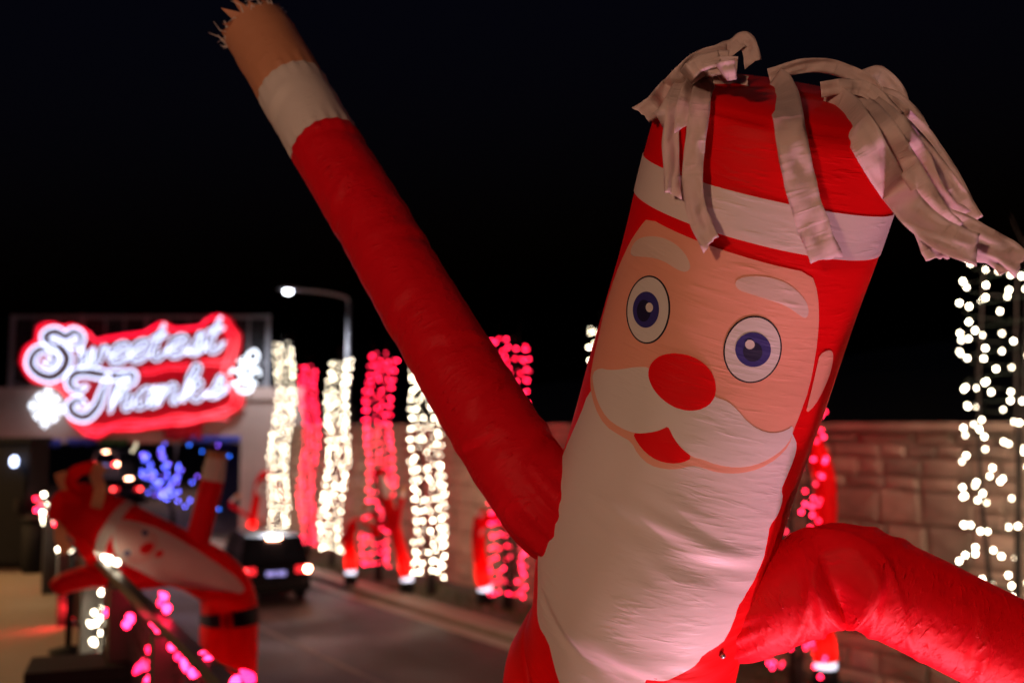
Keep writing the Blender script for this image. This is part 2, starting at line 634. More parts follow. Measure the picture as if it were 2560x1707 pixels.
obx('girder', XL, XR - 0.005, DO, DO + 0.7, ZB, ZT - 0.5, M['concrete'])
obx('parapet', XL, XA, DO - 0.12, DO + 0.35, ZT - 0.495, ZT, M['concrete'])
obx('deck', XL, XR - 0.005, DO + 0.705, DO + 13.0, ZB + 0.4, ZT - 0.5, M['concrete'])
obx('abutment', XR, XA, DO, DO + 13.0, -0.01, ZT - 0.5, M['concrete'])
obx('abutment', pix(-420, 1000, DO).x, pix(-400, 1000, DO).x + 0.6, DO, DO + 13, -0.01, ZB - 0.004, M['concrete'])
for k in range(4):
    x = XR - 1.2 - k * 3.1
    obx('soffit_beam', x - 0.25, x + 0.25, DO + 0.71, DO + 12.9, ZB + 0.02, ZB + 0.395, M['concrete'])
# dark side wall inside the underpass and far cross wall
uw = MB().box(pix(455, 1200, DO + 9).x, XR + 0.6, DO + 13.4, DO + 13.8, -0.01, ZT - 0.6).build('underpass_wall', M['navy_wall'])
tag(uw, 'dark wall at the far end of the underpass behind the blue lights', 'wall')

for k, (dx_, dd_) in enumerate(((-4.0, 44.0), (-8.0, 49.0))):
    uf = empty('added_ceiling_light', (XR + dx_, dd_, ZB + .39))  # added fixtures that brighten the dark underpass interior
    tag(uf, ('added ceiling light under the overpass nearer the front', 'added ceiling light under the overpass further in')[k], 'ceiling light')
    MB().box(-.3, .3, -.12, .12, -.10, -.004).build('housing', M['galv'], uf)
    MB().box(-.27, .27, -.09, .09, -.125, -.102).build('lens', M['led_blue'], uf)
    L = bpy.data.lights.new('added_ceiling_lamp', 'SPOT')
    L.energy = 160
    L.color = (1.0, .7, .85)
    L.spot_size = math.radians(165)
    L.shadow_soft_size = .2
    lo = bpy.data.objects.new('added_ceiling_lamp', L)
    COL.objects.link(lo)
    lo.parent = uf
    lo.location = (0, 0, -.15)

# safety fence on the parapet
fn = empty('safety_fence', (ox, DO, ZT))
tag(fn, 'tall dark steel safety fence on top of the overpass', 'fence')
fz1 = pix(300, 786, DO).z - ZT
fx0 = pix(30, 800, DO).x - ox
fx1 = pix(670, 800, DO).x - ox
for q in (30, 203, 365, 520, 670):
    x = pix(q, 800, DO).x - ox
    MB().box(x - 0.07, x + 0.07, 0.02, 0.16, 0.002, fz1).build('post', M['galv'], fn)
for q in (85, 145, 262, 310, 420, 470, 570, 622):
    x = pix(q, 800, DO).x - ox
    MB().box(x - 0.03, x + 0.03, 0.05, 0.11, 0.002, fz1 - 0.1).build('upright', M['galv'], fn)
MB().box(fx0 - .07, fx1 + .07, 0.165, 0.30, fz1 - 0.14, fz1).build('rail', M['galv'], fn)
MB().box(fx0, fx1, 0.165, 0.24, 0.95, 1.03).build('rail', M['galv'], fn)
MB().box(fx0, fx1, 0.165, 0.24, 0.1, 0.17).build('rail', M['galv'], fn)
wm = MB()
n = 70
for i in range(n + 1):
    x = fx0 + (fx1 - fx0) * i / n
    wm.box(x - 0.004, x + 0.004, 0.115, 0.123, 0.02, fz1 - 0.02)
for i in range(22):
    z = 0.05 + (fz1 - 0.1) * i / 21
    wm.box(fx0, fx1, 0.125, 0.132, z - 0.004, z + 0.004)
w_o = wm.build('wire_mesh', M['galv'], fn)
w_o['kind'] = 'stuff'

# ------------------------------------------------------------------ the script sign
DS = DO - 0.55
sg = empty('lit_sign', pix(330, 960, DS))
tag(sg, 'glowing white script sign reading Sweetest Thanks on red backing', 'sign')


def cr(cx, cy_, d=DS):
    return pix(cx / 3.2667, 740 + cy_ / 3.2667, d) - sg.location


SC = DS / FPX / 3.2667        # metres for one crop pixel


def extrude_poly(pts, depth, name, mat, par):
    me = bpy.data.meshes.new(name)
    bm = bmesh.new()
    vs_ = [bm.verts.new(p) for p in pts]
    f = bm.faces.new(vs_)
    r = bmesh.ops.extrude_face_region(bm, geom=[f])
    bmesh.ops.translate(bm, verts=[e for e in r['geom'] if isinstance(e, bmesh.types.BMVert)], vec=(0, depth, 0))
    bmesh.ops.triangulate(bm, faces=bm.faces[:])
    bmesh.ops.recalc_face_normals(bm, faces=bm.faces[:])
    bm.to_mesh(me)
    bm.free()
    me.materials.append(mat)
    return link(name, me, par)


board = [(280, 330), (300, 240), (400, 210), (500, 240), (580, 225), (690, 270), (760, 350), (850, 335), (1000, 310), (1180, 285), (1260, 240), (1340, 205),
         (1430, 250), (1570, 245), (1680, 225), (1740, 165), (1800, 145), (1880, 180), (1930, 260), (1970, 310), (1965, 420), (1930, 520), (1900, 640), (1960, 760),
         (2000, 850), (1960, 930), (1850, 980), (1600, 1040), (1300, 1080), (1000, 1110), (900, 1110), (800, 1165), (700, 1140), (600, 1070), (540, 990), (540, 850),
         (440, 740), (280, 710), (200, 640), (155, 530), (190, 420), (260, 370)]
bpts = catmull([cr(a, b, DS + 0.20) for a, b in board + [board[0]]], 4)[:-1]
extrude_poly(bpts, 0.12, 'backing_board', M['red_box'], sg)
for kk, inset in enumerate((0.965, 0.90)):
    c = sum(bpts, Vector()) / len(bpts)
    pp = [c + (p - c) * inset + Vector((0, -0.06, 0)) for p in bpts]
    MB().tube(pp + [pp[0]], 0.028, 6, False).build('red_neon_tube', M['neon_red'], sg)
# red tubes under the words
for k in range(3):
    y0 = 1015 + k * 30
    pp = [cr(640 + 20 * k, y0 + 55, DS + .12)] + [cr(760 + i * 92, y0 + 45 - i * 10.5 + 14 * math.sin(i * 1.5 + k), DS + .12) for i in range(13)]
    MB().tube(catmull(pp, 4), 0.022, 6).build('red_neon_tube', M['neon_red'], sg)
for k in range(2):
    pp = [cr(1150 + i * 80, 600 + 34 * k - i * 10 + 10 * math.sin(i * 1.7), DS + .12) for i in range(10)]
    MB().tube(catmull(pp, 4), 0.02, 6).build('red_neon_tube', M['neon_red'], sg)


def stroke_letter(strokes, hw, letter, single=False):
    """strokes in crop pixels; brown plate strokes with a white neon tube round each"""
    plate = MB()
    tubes = MB()
    for st in strokes:
        c = catmull([Vector((a, b, 0)) for a, b in st], 6)
        Lp, Rp = [], []
        Lq, Rq = [], []
        n = len(c)
        for i in range(n):
            t = (c[min(i + 1, n - 1)] - c[max(i - 1, 0)]).normalized()
            w = hw * (0.45 + 0.55 * math.sin(PI * i / (n - 1)) ** .7)
            nn = Vector((-t.y, t.x, 0))
            Lp.append(c[i] + nn * w)
            Rp.append(c[i] - nn * w)
            wq = w + (22 if single else 12)
            Lq.append(c[i] + nn * wq)
            Rq.append(c[i] - nn * wq)
        t0 = (c[1] - c[0]).normalized()
        t1 = (c[-1] - c[-2]).normalized()
        loop = Lp + [c[-1] + t1 * hw * .8] + Rp[::-1] + [c[0] - t0 * hw * .8]
        for i in range(n - 1):
            v = [cr(p.x, p.y, dd) for dd in (DS, DS + 0.08) for p in (Lq[i], Lq[i + 1], Rq[i + 1], Rq[i])]
            plate.add(v, [(0, 1, 2, 3), (7, 6, 5, 4), (0, 4, 5, 1), (2, 6, 7, 3)])
        if single:
            tubes.tube([cr(p.x, p.y, DS - 0.05) for p in loop + [loop[0]]], 0.0195, 6, False)
        else:
            tubes.tube([cr(p.x, p.y, DS - 0.05) for p in loop + [loop[0]]], 0.035, 6, False)
    lo = plate.build('letter', M['brown_face'], sg)
    tubes.build('neon_tube', M['neon'], lo)


GL = {
    'e': (0.95, [[(0.05, .42), (.5, .52), (.78, .8), (.55, 1.02), (.25, .85), (.1, .42), (.28, .05), (.6, .02), (1.0, .32)]]),
    'w': (1.45, [[(0, .8), (.1, .95), (.14, .4), (.3, .02), (.5, .35), (.6, .95)], [(.6, .8), (.62, .3), (.78, .02), (1.0, .3), (1.1, .95), (1.3, .75)]]),
    't': (0.85, [[(.42, 1.75), (.28, 1.0), (.2, .3), (.38, .0), (.62, .1), (.85, .4)], [(-.02, 1.12), (.65, 1.2)]]),
    's': (0.85, [[(0, .1), (.3, .45), (.5, 1.05), (.62, .62), (.66, .2), (.36, .0), (.08, .15)], [(.5, .05), (.9, .35)]]),
    'h': (1.05, [[(.1, 0), (.2, .8), (.46, 1.65), (.3, 1.85), (.14, 1.3), (.1, .4)], [(.12, .4), (.45, .95), (.7, .8), (.66, .3), (.78, 0), (1.05, .32)]]),
    'a': (1.0, [[(.75, .85), (.4, 1.0), (.08, .55), (.2, .06), (.5, .12), (.75, .6), (.8, 1.0)], [(.8, 1.0), (.74, .3), (.85, 0), (1.05, .32)]]),
    'n': (1.05, [[(.0, .75), (.12, .95), (.12, .4), (.1, 0)], [(.12, .4), (.45, .97), (.68, .8), (.64, .3), (.76, 0), (1.05, .32)]]),
    'k': (1.0, [[(.1, 0), (.2, .8), (.46, 1.65), (.3, 1.85), (.14, 1.3), (.1, .4)], [(.12, .4), (.5, .98), (.68, .78), (.25, .5)], [(.25, .5), (.48, .12), (.72, 0), (1.0, .32)]]),
}


def word(txt, x0, y0, x1, y1, xh):
    tot = sum(GL[c][0] for c in txt)
    k = (x1 - x0) / tot
    sl = (y1 - y0) / (x1 - x0)
    x = x0
    for c in txt:
        w, sts = GL[c]
        stroke_letter([[(x + a * k + b * xh * 0.22, y0 + sl * (x + a * k - x0) - b * xh) for a, b in st] for st in sts], 20, c, True)
        x += w * k


stroke_letter([[(575, 400), (640, 400), (662, 330), (600, 290), (540, 330), (450, 290), (375, 330), (420, 400), (500, 430), (545, 510), (510, 600), (420, 660), (310, 630),
                (250, 550), (290, 455), (380, 430), (450, 490), (420, 560), (370, 545)]], 44, 'S')
word('weetest', 625, 590, 1815, 442, 155)
stroke_letter([[(690, 745), (630, 770), (570, 720), (600, 640), (700, 620), (860, 645), (980, 650), (1080, 640), (1075, 700), (1000, 720)],
               [(880, 660), (840, 780), (790, 900), (700, 985), (600, 960), (575, 890), (640, 850), (690, 880)]], 41, 'T')
word('hanks', 880, 945, 1835, 808, 150)


def ornament(name, paths, loc_d=DS - 0.15):
    lo = None
    for st in paths:
        pp = catmull([cr(a, b, loc_d) for a, b in st], 5) if len(st) > 2 else [cr(a, b, loc_d) for a, b in st]
        o = MB().tube(pp, 0.034, 6).build(name, M['neon_hot'], lo or sg)
        lo = lo or o


fl = []
cx0, cy0 = 380, 910
for k in range(8):
    a = k * PI / 4 + 0.12
    r = 168 if k % 2 == 0 else 140
    ex, ey = cx0 + r * 0.86 * math.cos(a), cy0 + r * math.sin(a)
    fl.append([(cx0, cy0), (ex, ey)])
    for q in (-0.55, 0.55):
        mx_, my_ = cx0 + r * .58 * .86 * math.cos(a), cy0 + r * .58 * math.sin(a)
        fl.append([(mx_, my_), (mx_ + 58 * math.cos(a + q), my_ + 58 * math.sin(a + q))])
ornament('snowflake_tube', fl)
sm = [[(2015, 480), (2080, 440), (2110, 500), (2050, 540), (2015, 480)], [(1940, 530), (2100, 560)], [(2030, 560), (1960, 590), (1965, 660), (2040, 670), (2060, 600), (2030, 560)],
      [(1990, 680), (1930, 720), (1960, 780), (2040, 780), (2060, 720), (1990, 680)], [(1960, 620), (1900, 600), (1880, 640)], [(2060, 620), (2110, 600), (2120, 650)],
      [(1940, 700), (1880, 720)], [(2060, 690), (2090, 720)], [(1980, 500), (2000, 640), (2000, 760)]]
ornament('figure_tube', sm)

# banners under the girder
for (u0, u1, v0, v1, mt, lb) in ((122, 152, 1098, 1116, 'blue_cloth', 'short blue banner hung under the overpass girder at left'),
                                 (165, 240, 1096, 1112, 'blue_cloth', 'wide blue banner hung under the overpass below the sign'),
                                 (248, 320, 1096, 1112, 'green_cloth', 'dark green banner hung under the overpass below the sign'),
                                 (410, 505, 1056, 1100, 'red_cloth', 'red banner on the girder below the last word of the sign'),
                                 (460, 600, 1090, 1108, 'blue_cloth', 'blue banner under the girder beside the tan abutment')):
    a, b = pix(u0, v1, DO - .2), pix(u1, v0, DO - .2)
    m = MB()
    nn = 14
    vs_ = []
    for i in range(nn + 1):
        x = a.x + (b.x - a.x) * i / nn
        yy = DO - 0.16 + 0.03 * math.sin(i * 1.9)
        vs_ += [(x, yy, b.z), (x, yy - 0.02, a.z + 0.04 * math.sin(i * 1.1))]
    m.add(vs_, [(2 * i, 2 * i + 1, 2 * i + 3, 2 * i + 2) for i in range(nn)])
    o = m.build('banner', M[mt], smooth=True)
    sol = o.modifiers.new('thick', 'SOLIDIFY')
    sol.thickness = 0.01
    tag(o, lb, 'banner', 'banners under the overpass')

# ------------------------------------------------------------------ bulbs
def bulb_mesh(name, mat, r, cone=False):
    m = MB()
    if cone:
        prof = [(r * .25, -1.15 * r), (r * .5, -1.1 * r), (r * .95, -.5 * r), (r, 0), (r * .8, .8 * r), (r * .4, 1.6 * r), (r * .08, 2.0 * r)]
        m.lathe(prof, n=8)
    else:
        prof = [(r * .38, -.92 * r), (r * .92, -.38 * r), (r * .92, .38 * r), (r * .38, .92 * r)]
        m.lathe(prof, n=6)
    return m.mesh(name, mat, True)


BM = {}
for k in ('bulb_w', 'bulb_w2', 'bulb_w3', 'bulb_r', 'bulb_r2', 'bulb_r3', 'bulb_b', 'bulb_b2', 'bulb_p'):
    BM[k] = bulb_mesh('bulb', M[k], 0.025)
    BM[k + '_c'] = bulb_mesh('bulb', M[k], 0.021, True)


def helix_string(root_loc, axis, rad, pitch, per, mats, rnd, label, z0=0.3, skip=0.0, jit=0.06):
    """string lights wound round a trunk: axis(z)-> centre"""
    e = empty('string_lights', root_loc)
    tag(e, label, 'string lights', 'string lights wrapped round the trees')
    cab = []
    ztop = axis[-1][2]
    zs = [a[2] for a in axis]

    def ctr(z):
        for i in range(len(axis) - 1):
            if zs[i] <= z <= zs[i + 1]:
                t = (z - zs[i]) / (zs[i + 1] - zs[i])
                return Vector(axis[i]).lerp(Vector(axis[i + 1]), t)
        return Vector(axis[-1])
    turns = (ztop - z0) / pitch
    n = int(turns * per)
    for i in range(n + 1):
        t = i / per
        zz = z0 + t * pitch
        a = 2 * PI * t + rnd.uniform(-.25, .25)
        c = ctr(zz)
        # the wound rows droop a little between turns
        r = rad * (1 + rnd.uniform(-.04, .12))
        p = Vector((c.x + r * math.cos(a), c.y + r * math.sin(a), zz + rnd.uniform(-jit, jit)))
        cab.append(Vector((c.x + rad * .97 * math.cos(a), c.y + rad * .97 * math.sin(a), zz)) - root_loc)
        if rnd.random() < skip:
            continue
        kx = rnd.random()
        o = link('bulb', BM[mats[0] if kx < 0.4 else mats[1] if kx < .8 else mats[2]], e, p - root_loc)
    MB().tube(cab, 0.006, 3).build('cable', M['cable'], e)
    return e


def street_tree(base, top_z, lean, r0, label):
    """slender tree of a few close stems and bare twigs"""
    e = empty('street_tree', base)
    tag(e, label, 'tree', 'trees wrapped in lights along the wall')
    rnd = random.Random(int(abs(base.x) * 1000) & 0xffff)
    H = top_z - base.z
    tips = []
    for k in range(3):
        a = k * 2.1 + rnd.uniform(0, 1)
        pts, rr = [], []
        for i in range(12):
            t = i / 11
            w = r0 * (0.25 + 0.75 * math.sin(min(1, t * 1.3) * PI / 2))
            pts.append(Vector((lean[0] * t + math.cos(a) * w + .05 * math.sin(t * 6 + k), lean[1] * t + math.sin(a) * w, H * t)))
            rr.append(0.045 - .03 * t + (.04 if i == 0 else 0))
        tips.append((pts[8:], a))
        MB().tube(pts, rr, 8).build('trunk', M['bark'], e, True)
    cm = MB()
    for pts, a in tips:
        for k in range(6):
            p = rnd.choice(pts)
            b = a + rnd.uniform(-1.6, 1.6)
            L_ = rnd.uniform(.2, .5)
            q = p + Vector((math.cos(b) * L_ * .35, math.sin(b) * L_ * .35, L_ * .55))
            r = q + Vector((math.cos(b) * L_ * .2, math.sin(b) * L_ * .2, L_ * .5))
            cm.tube([p, q, r], [.007, .004, .002], 4)
    cm.build('crown', M['bark'], e)
    return e


TREES = [  # base px, base y, top px, top y, colours, pitch, per, words
    (688, 1372, 716, 857, 'w', 0.25, 10, 'nearest the abutment, leaning, with its warm white lights', 'warm white string lights on the leaning trunk nearest the abutment'),
    (768, 1392, 776, 915, 'r', 0.235, 10, 'second from the abutment, slim, wrapped in red lights', 'red string lights on the slim trunk second from the abutment'),
    (826, 1424, 852, 903, 'w', 0.235, 11, 'below the street lamp, wrapped in warm white lights', 'warm white string lights on the trunk below the street lamp'),
    (942, 1462, 953, 887, 'r', 0.25, 12, 'fourth from the abutment, wrapped in red lights', 'red string lights on the full trunk left of the raised arm'),
    (1076, 1496, 1062, 905, 'w', 0.26, 13, 'partly behind the raised red arm, wrapped in warm white lights', 'warm white string lights on the trunk half behind the raised arm'),
    (1268, 1530, 1272, 845, 'r', 0.27, 12, 'between raised arm and big tube figure, wrapped in red lights', 'red string lights showing above and below the raised arm'),
    (1535, 1600, 1530, 818, 'w', 0.30, 11, 'almost hidden behind the big tube figure, in warm white lights', 'warm white string lights peeping out left of the big face'),
    (1985, 1741, 1990, 780, 'r', 0.36, 11, 'just right of the big tube figure, wrapped in red lights', 'red string lights between the big figure and the stone wall'),
    (2520, 1870, 2520, 640, 'w', 0.34, 12, 'at the right edge, wrapped in sparse warm white lights', 'sparse warm white string lights at the right edge of the picture'),
]
for i, (bu, bv, tu, tv, c, pitch, per, tl, sl) in enumerate(TREES):
    b = gnd(bu, bv)
    # keep the trees in one row along the kerb
    for _ in range(3):
        s = (b - K0).dot(RT)
        o = (b - K0).dot(RN)
    b = along(s, o * 0.5 + 1.35 * 0.5, 0.09)
    b.x = (bu - 1280) / FPX * b.y / math.cos(TILT) * 1.0 if False else b.x
    k_ = b.y
    q = pix(bu, bv, k_)
    b = Vector((q.x, k_, 0.09))
    tp = pix(tu, tv, k_)
    rnd = random.Random(50 + i)
    lean = tp.x - b.x
    Hs = tp.z - b.z
    r_l = (0.31, 0.24, 0.31, 0.36, 0.39, 0.42, 0.42, 0.42, 0.56)[i]
    axis = [(b.x + lean * t / 10 + (0.10 * math.sin(t * 1.1 + i)) * (1 if i < 4 else .4), b.y, b.z + Hs * t / 10) for t in range(11)]
    H2 = Hs + 0.05
    street_tree(b, b.z + H2, (lean * H2 / Hs, 0), r_l * 0.6, 'slender tree ' + tl)
    mats = ('bulb_w', 'bulb_w', 'bulb_w2') if i == 8 else ('bulb_w', 'bulb_w2', 'bulb_w3') if c == 'w' else ('bulb_r', 'bulb_r2', 'bulb_r3')
    helix_string(b, axis, r_l, pitch, per, mats, rnd, sl, z0=b.z + 0.22 + 0.25 * rnd.random(), skip=0.05 if i < 8 else 0.12, jit=0.05 + 0.02 * (i > 5) + .06 * (i > 7))


# ------------------------------------------------------------------ street lamps
def street_lamp(base, height, arm, label, power, col, spot=150):
    e = empty('street_lamp', base)
    tag(e, label, 'street lamp', 'street lamps of the place')
    MB().tube([(0, 0, 0), (0, 0, height * .5), (0, 0, height - .45)], [.12, .10, .085], 10).build('pole', M['galv'], e, True)
    MB().lathe([(.2, 0), (.2, .06), (.14, .1), (.12, .35)], n=12).build('base', M['galv'], e)
    ax, ay = arm
    pts = catmull([(0, 0, height - .47), (ax * .05, ay * .05, height - .2), (ax * .4, ay * .4, height - .03), (ax * .85, ay * .85, height + .04)], 5)
    MB().tube(pts, 0.06, 8).build('arm', M['galv'], e, True)
    a = Vector((ax, ay, 0)).normalized()
    s_ = Vector((-a.y, a.x, 0))
    h = MB()
    c = Vector((ax, ay, height + .05))
    v = []
    for t, w, zt in ((-.42, .07, .05), (-.2, .15, .085), (.15, .17, .085), (.38, .1, .03)):
        p = c + a * t
        v += [p - s_ * w + Vector((0, 0, -.05)), p + s_ * w + Vector((0, 0, -.05)), p + s_ * w * .7 + Vector((0, 0, zt)), p - s_ * w * .7 + Vector((0, 0, zt))]
    f = [(0, 3, 2, 1), (12, 13, 14, 15)]
    for i in range(3):
        for k in range(4):
            f.append((i * 4 + k, i * 4 + (k + 1) % 4, i * 4 + 4 + (k + 1) % 4, i * 4 + 4 + k))
    hd = h.add(v, f).build('lamp_head', M['galv'], e)
    lens = MB()
    lens.lathe([(.02, -.19), (.12, -.165), (.16, -.10), (.16, -.052)], n=12, c=c)
    lens.build('lens', M['led_white'], hd, True)
    L = bpy.data.lights.new('lamp_light', 'SPOT')
    L.energy = power
    L.color = col
    L.spot_size = math.radians(spot)
    L.spot_blend = 0.6
    L.shadow_soft_size = 0.15
    lo = bpy.data.objects.new('lamp_light', L)
    COL.objects.link(lo)
    lo.parent = e
    lo.location = c + Vector((0, 0, -.25))
    return e, lo


WARM = (1.0, 0.56, 0.36)
q = pix(868, 1060, 37.5)
head = pix(729, 731, 37.5)
street_lamp(Vector((q.x, 37.5, 0)), head.z, (head.x - q.x, -0.6), 'tall street lamp with curved arm behind the lit trees', 1200, (0.9, 0.9, 1.0))
# unseen lamps, placed and aimed to light figure, wall, paving, road and underpass
e, lo = street_lamp(Vector((-3.9, -4.4, WZ)), 2.9, (1.0, 0.4), 'unseen lamp behind the viewer aimed at the big figure', 810, WARM, 74)
lo.rotation_euler = (Vector((0.35, 2.1, 4.6)) - e.location - lo.location).to_track_quat('-Z', 'Y').to_euler()
e, lo = street_lamp(along(25, 0.47, .12), 8.0, (-1.0, 1.2), 'added lamp right of the viewer aimed at the stone wall', 1700, (1.0, .56, .44), 125)
lo.rotation_euler = (along(17, WALL_O, 1.8) - e.location - lo.location).to_track_quat('-Z', 'Y').to_euler()
e, lo = street_lamp(Vector((-13.0, 12.0, WZ)), 6.0, (1.6, 0.3), 'added lamp left of the railing lighting the paving', 2300, (1.0, .56, .22), 160)
e, lo = street_lamp(Vector((-18.5, 27.0, 0)), 8.0, (1.0, 1.4), 'added lamp left of the road lighting road and overpass', 3800, (1.0, .42, .36), 160)
e, lo = street_lamp(Vector((-21.5, 64.0, 0)), 8.0, (1.6, -0.6), 'added lamp lighting the ground beyond the underpass', 2500, (1.0, .62, .7), 160)


# ------------------------------------------------------------------ inflatable tubes
class Tube:
    def __init__(s, ctrl, radii, nu=96, step=0.012, ref=(0, -1, 0), disp=None, origin=Vector((0, 0, 0))):
        s.org = Vector(origin)
        c = catmull(ctrl, 24)
        rc = catmull([Vector((r, 0, 0)) for r in radii], 24)
        # resample by arc length
        L = [0.0]
        for i in range(1, len(c)):
            L.append(L[-1] + (c[i] - c[i - 1]).length)
        s.len = L[-1]
        s.nv = max(12, int(s.len / step))
        s.nu = nu
        P, R = [], []
        j = 0
        for i in range(s.nv + 1):
            t = s.len * i / s.nv
            while j < len(L) - 2 and L[j + 1] < t:
                j += 1
            k = (t - L[j]) / max(1e-9, L[j + 1] - L[j])
            P.append(c[j].lerp(c[j + 1], k))
            R.append(rc[j].x + (rc[j + 1].x - rc[j].x) * k)
        s.P, s.R = P, R
        s.N, s.B, s.T = [], [], []
        nrm = Vector(ref)
        for i in range(s.nv + 1):
            t = (P[min(i + 1, s.nv)] - P[max(i - 1, 0)]).normalized()
            nrm = (nrm - t * nrm.dot(t)).normalized()
            s.N.append(nrm.copy())
            s.B.append(t.cross(nrm))
            s.T.append(t)
        s.disp = disp or (lambda u, v: 0.0)
        s.bvh = None

    def pos(s, u, v, off=0.0):
        x = min(max(v / s.len, 0), 1) * s.nv
        i = min(int(x), s.nv - 1)
        k = x - i
        p = s.P[i].lerp(s.P[i + 1], k)
        r = s.R[i] + (s.R[i + 1] - s.R[i]) * k
        n = s.N[i].lerp(s.N[i + 1], k)
        b = s.B[i].lerp(s.B[i + 1], k)
        return p + (n * math.cos(u) + b * math.sin(u)) * (r + s.disp(u, v) + off)

    def grid(s, v0, v1, off=0.0, nu=None, step=None):
        nu = nu or s.nu
        nv = max(2, int((v1 - v0) / (step or s.len / s.nv)))
        vs_, uv = [], []
        for j in range(nv + 1):
            v = v0 + (v1 - v0) * j / nv
            for i in range(nu + 1):
                u = -PI + 2 * PI * i / nu
                vs_.append(s.pos(u, v, off))
                uv.append((u * 0.24, v))
        fs = [(j * (nu + 1) + i, j * (nu + 1) + i + 1, (j + 1) * (nu + 1) + i + 1, (j + 1) * (nu + 1) + i) for j in range(nv) for i in range(nu)]
        return vs_, fs, uv, nv, nu

    def mesh(s, name, mat, parent, v0=0.0, v1=None, off=0.0, nu=None, cap=False, step=None):
        v1 = s.len if v1 is None else v1
        vs_, fs, uv, nv, nu = s.grid(v0, v1, off, nu, step)
        if cap:
            c = Vector()
            for i in range(nu):
                c += vs_[nv * (nu + 1) + i]
            c /= nu
            vs_.append(c)
            uv.append((0, v1))
            ci = len(vs_) - 1
            fs += [(nv * (nu + 1) + i, nv * (nu + 1) + i + 1, ci) for i in range(nu)]
        return uvmesh(name, vs_, fs, uv, mat, parent, s.org)

    def make_bvh(s):
        vs_, fs, uv, nv, nu = s.grid(0, s.len)
        cen = sum((vs_[nv * (nu + 1) + i] for i in range(nu)), Vector()) / nu
        pv_ = [tuple(p) for p in vs_] + [tuple(cen)]
        fs2 = fs + [(nv * (nu + 1) + i, nv * (nu + 1) + i + 1, len(pv_) - 1) for i in range(nu)]
        s.bvh = BVHTree.FromPolygons(pv_, fs2)
        s.gv, s.gnv, s.gnu = vs_, nv, nu

    def cast(s, u, v):
        if s.bvh is None:
            s.make_bvh()
        o = Vector((0, 0, CAM_H))
        d = (pix(u, v, 2.0) - o).normalized()
        h, nrm, idx, dist = s.bvh.ray_cast(o, d)
        if h is None:
            return None
        if idx >= s.gnv * s.gnu:
            return (0.0, s.len, h, dist)
        j, i = divmod(idx, s.gnu)
        a = s.gv[j * (s.gnu + 1) + i]
        eu = s.gv[j * (s.gnu + 1) + i + 1] - a
        ev = s.gv[(j + 1) * (s.gnu + 1) + i] - a
        w = h - a
        ku = w.dot(eu) / max(1e-12, eu.length_squared)
        kv = w.dot(ev) / max(1e-12, ev.length_squared)
        return (-PI + 2 * PI * (i + ku) / s.gnu, s.len * (j + kv) / s.gnv, h, dist)

    def uvp(s, u, v):
        """surface coordinates under a photo pixel; beyond the outline it carries on round the tube"""
        r = s.cast(u, v)
        if r:
            return (r[0], r[1])
        # walk towards the axis
        best = None
        o = Vector((u, v))
        cs = s.axis_px()
        c = min(cs, key=lambda p: (p - o).length)
        for k in range(1, 80):
            q = o.lerp(c, k / 80)
            r = s.cast(q.x, q.y)
            if r:
                miss = (q - o).length
                return (r[0] + math.copysign(min(0.5, 0.1 + miss * 0.012), r[0]), r[1])
        return (0, s.len / 2)

    def axis_px(s):
        if not hasattr(s, '_ax'):
            s._ax = [Vector(to_px(p)) for p in s.P[::4]]
        return s._ax

    def patch(s, poly, off, name, mat, parent, smooth=2, grid=0.008, uvin=False, Rm=0.24):
        pts = poly if uvin else [s.uvp(*p) for p in poly]
        pts = [Vector((a * Rm, b)) for a, b in pts]
        for _ in range(smooth):
            q = []
            n = len(pts)
            for i in range(n):
                a, b = pts[i], pts[(i + 1) % n]
                q += [a.lerp(b, .25), a.lerp(b, .75)]
            pts = q
        # even out the boundary
        out = []
        n = len(pts)
        for i in range(n):
            a, b = pts[i], pts[(i + 1) % n]
            k = max(1, int((b - a).length / grid))
            out += [a.lerp(b, t / k) for t in range(k)]
        pts = out
        n = len(pts)
        A = np.array([(p.x, p.y) for p in pts])
        lo, hi = A.min(0), A.max(0)
        gx, gy = np.meshgrid(np.arange(lo[0], hi[0], grid), np.arange(lo[1], hi[1], grid))
        gx = gx.ravel()
        gy = gy.ravel()
        ins = np.zeros(len(gx), bool)
        mind = np.full(len(gx), 1e9)
        for i in range(n):
            x1, y1 = A[i]
            x2, y2 = A[(i + 1) % n]
            cond = ((y1 > gy) != (y2 > gy))
            with np.errstate(divide='ignore', invalid='ignore'):
                xx = (x2 - x1) * (gy - y1) / (y2 - y1 if y2 != y1 else 1e-12) + x1
            ins ^= cond & (gx < xx)
            mind = np.minimum(mind, np.hypot(gx - x1, gy - y1))
        sel = ins & (mind > grid * 0.5)
        pv = pts + [Vector((a, b)) for a, b in zip(gx[sel], gy[sel])]
        r = delaunay_2d_cdt(pv, [(i, (i + 1) % n) for i in range(n)], [list(range(n))], 1, 1e-6)
        vs2, fs = r[0], r[2]
        vs3 = [s.pos(p.x / Rm, p.y, off) for p in vs2]
        return uvmesh(name, vs3, [tuple(f) for f in fs], [(p.x, p.y) for p in vs2], mat, parent, s.org)


def to_px(p):
    dx, dy, dz = p[0], p[1], p[2] - CAM_H
    c, s_ = math.cos(TILT), math.sin(TILT)
    depth = dy * c + dz * s_
    up = -dy * s_ + dz * c
    return (1280 + FPX * dx / depth, 853.5 - FPX * up / depth)


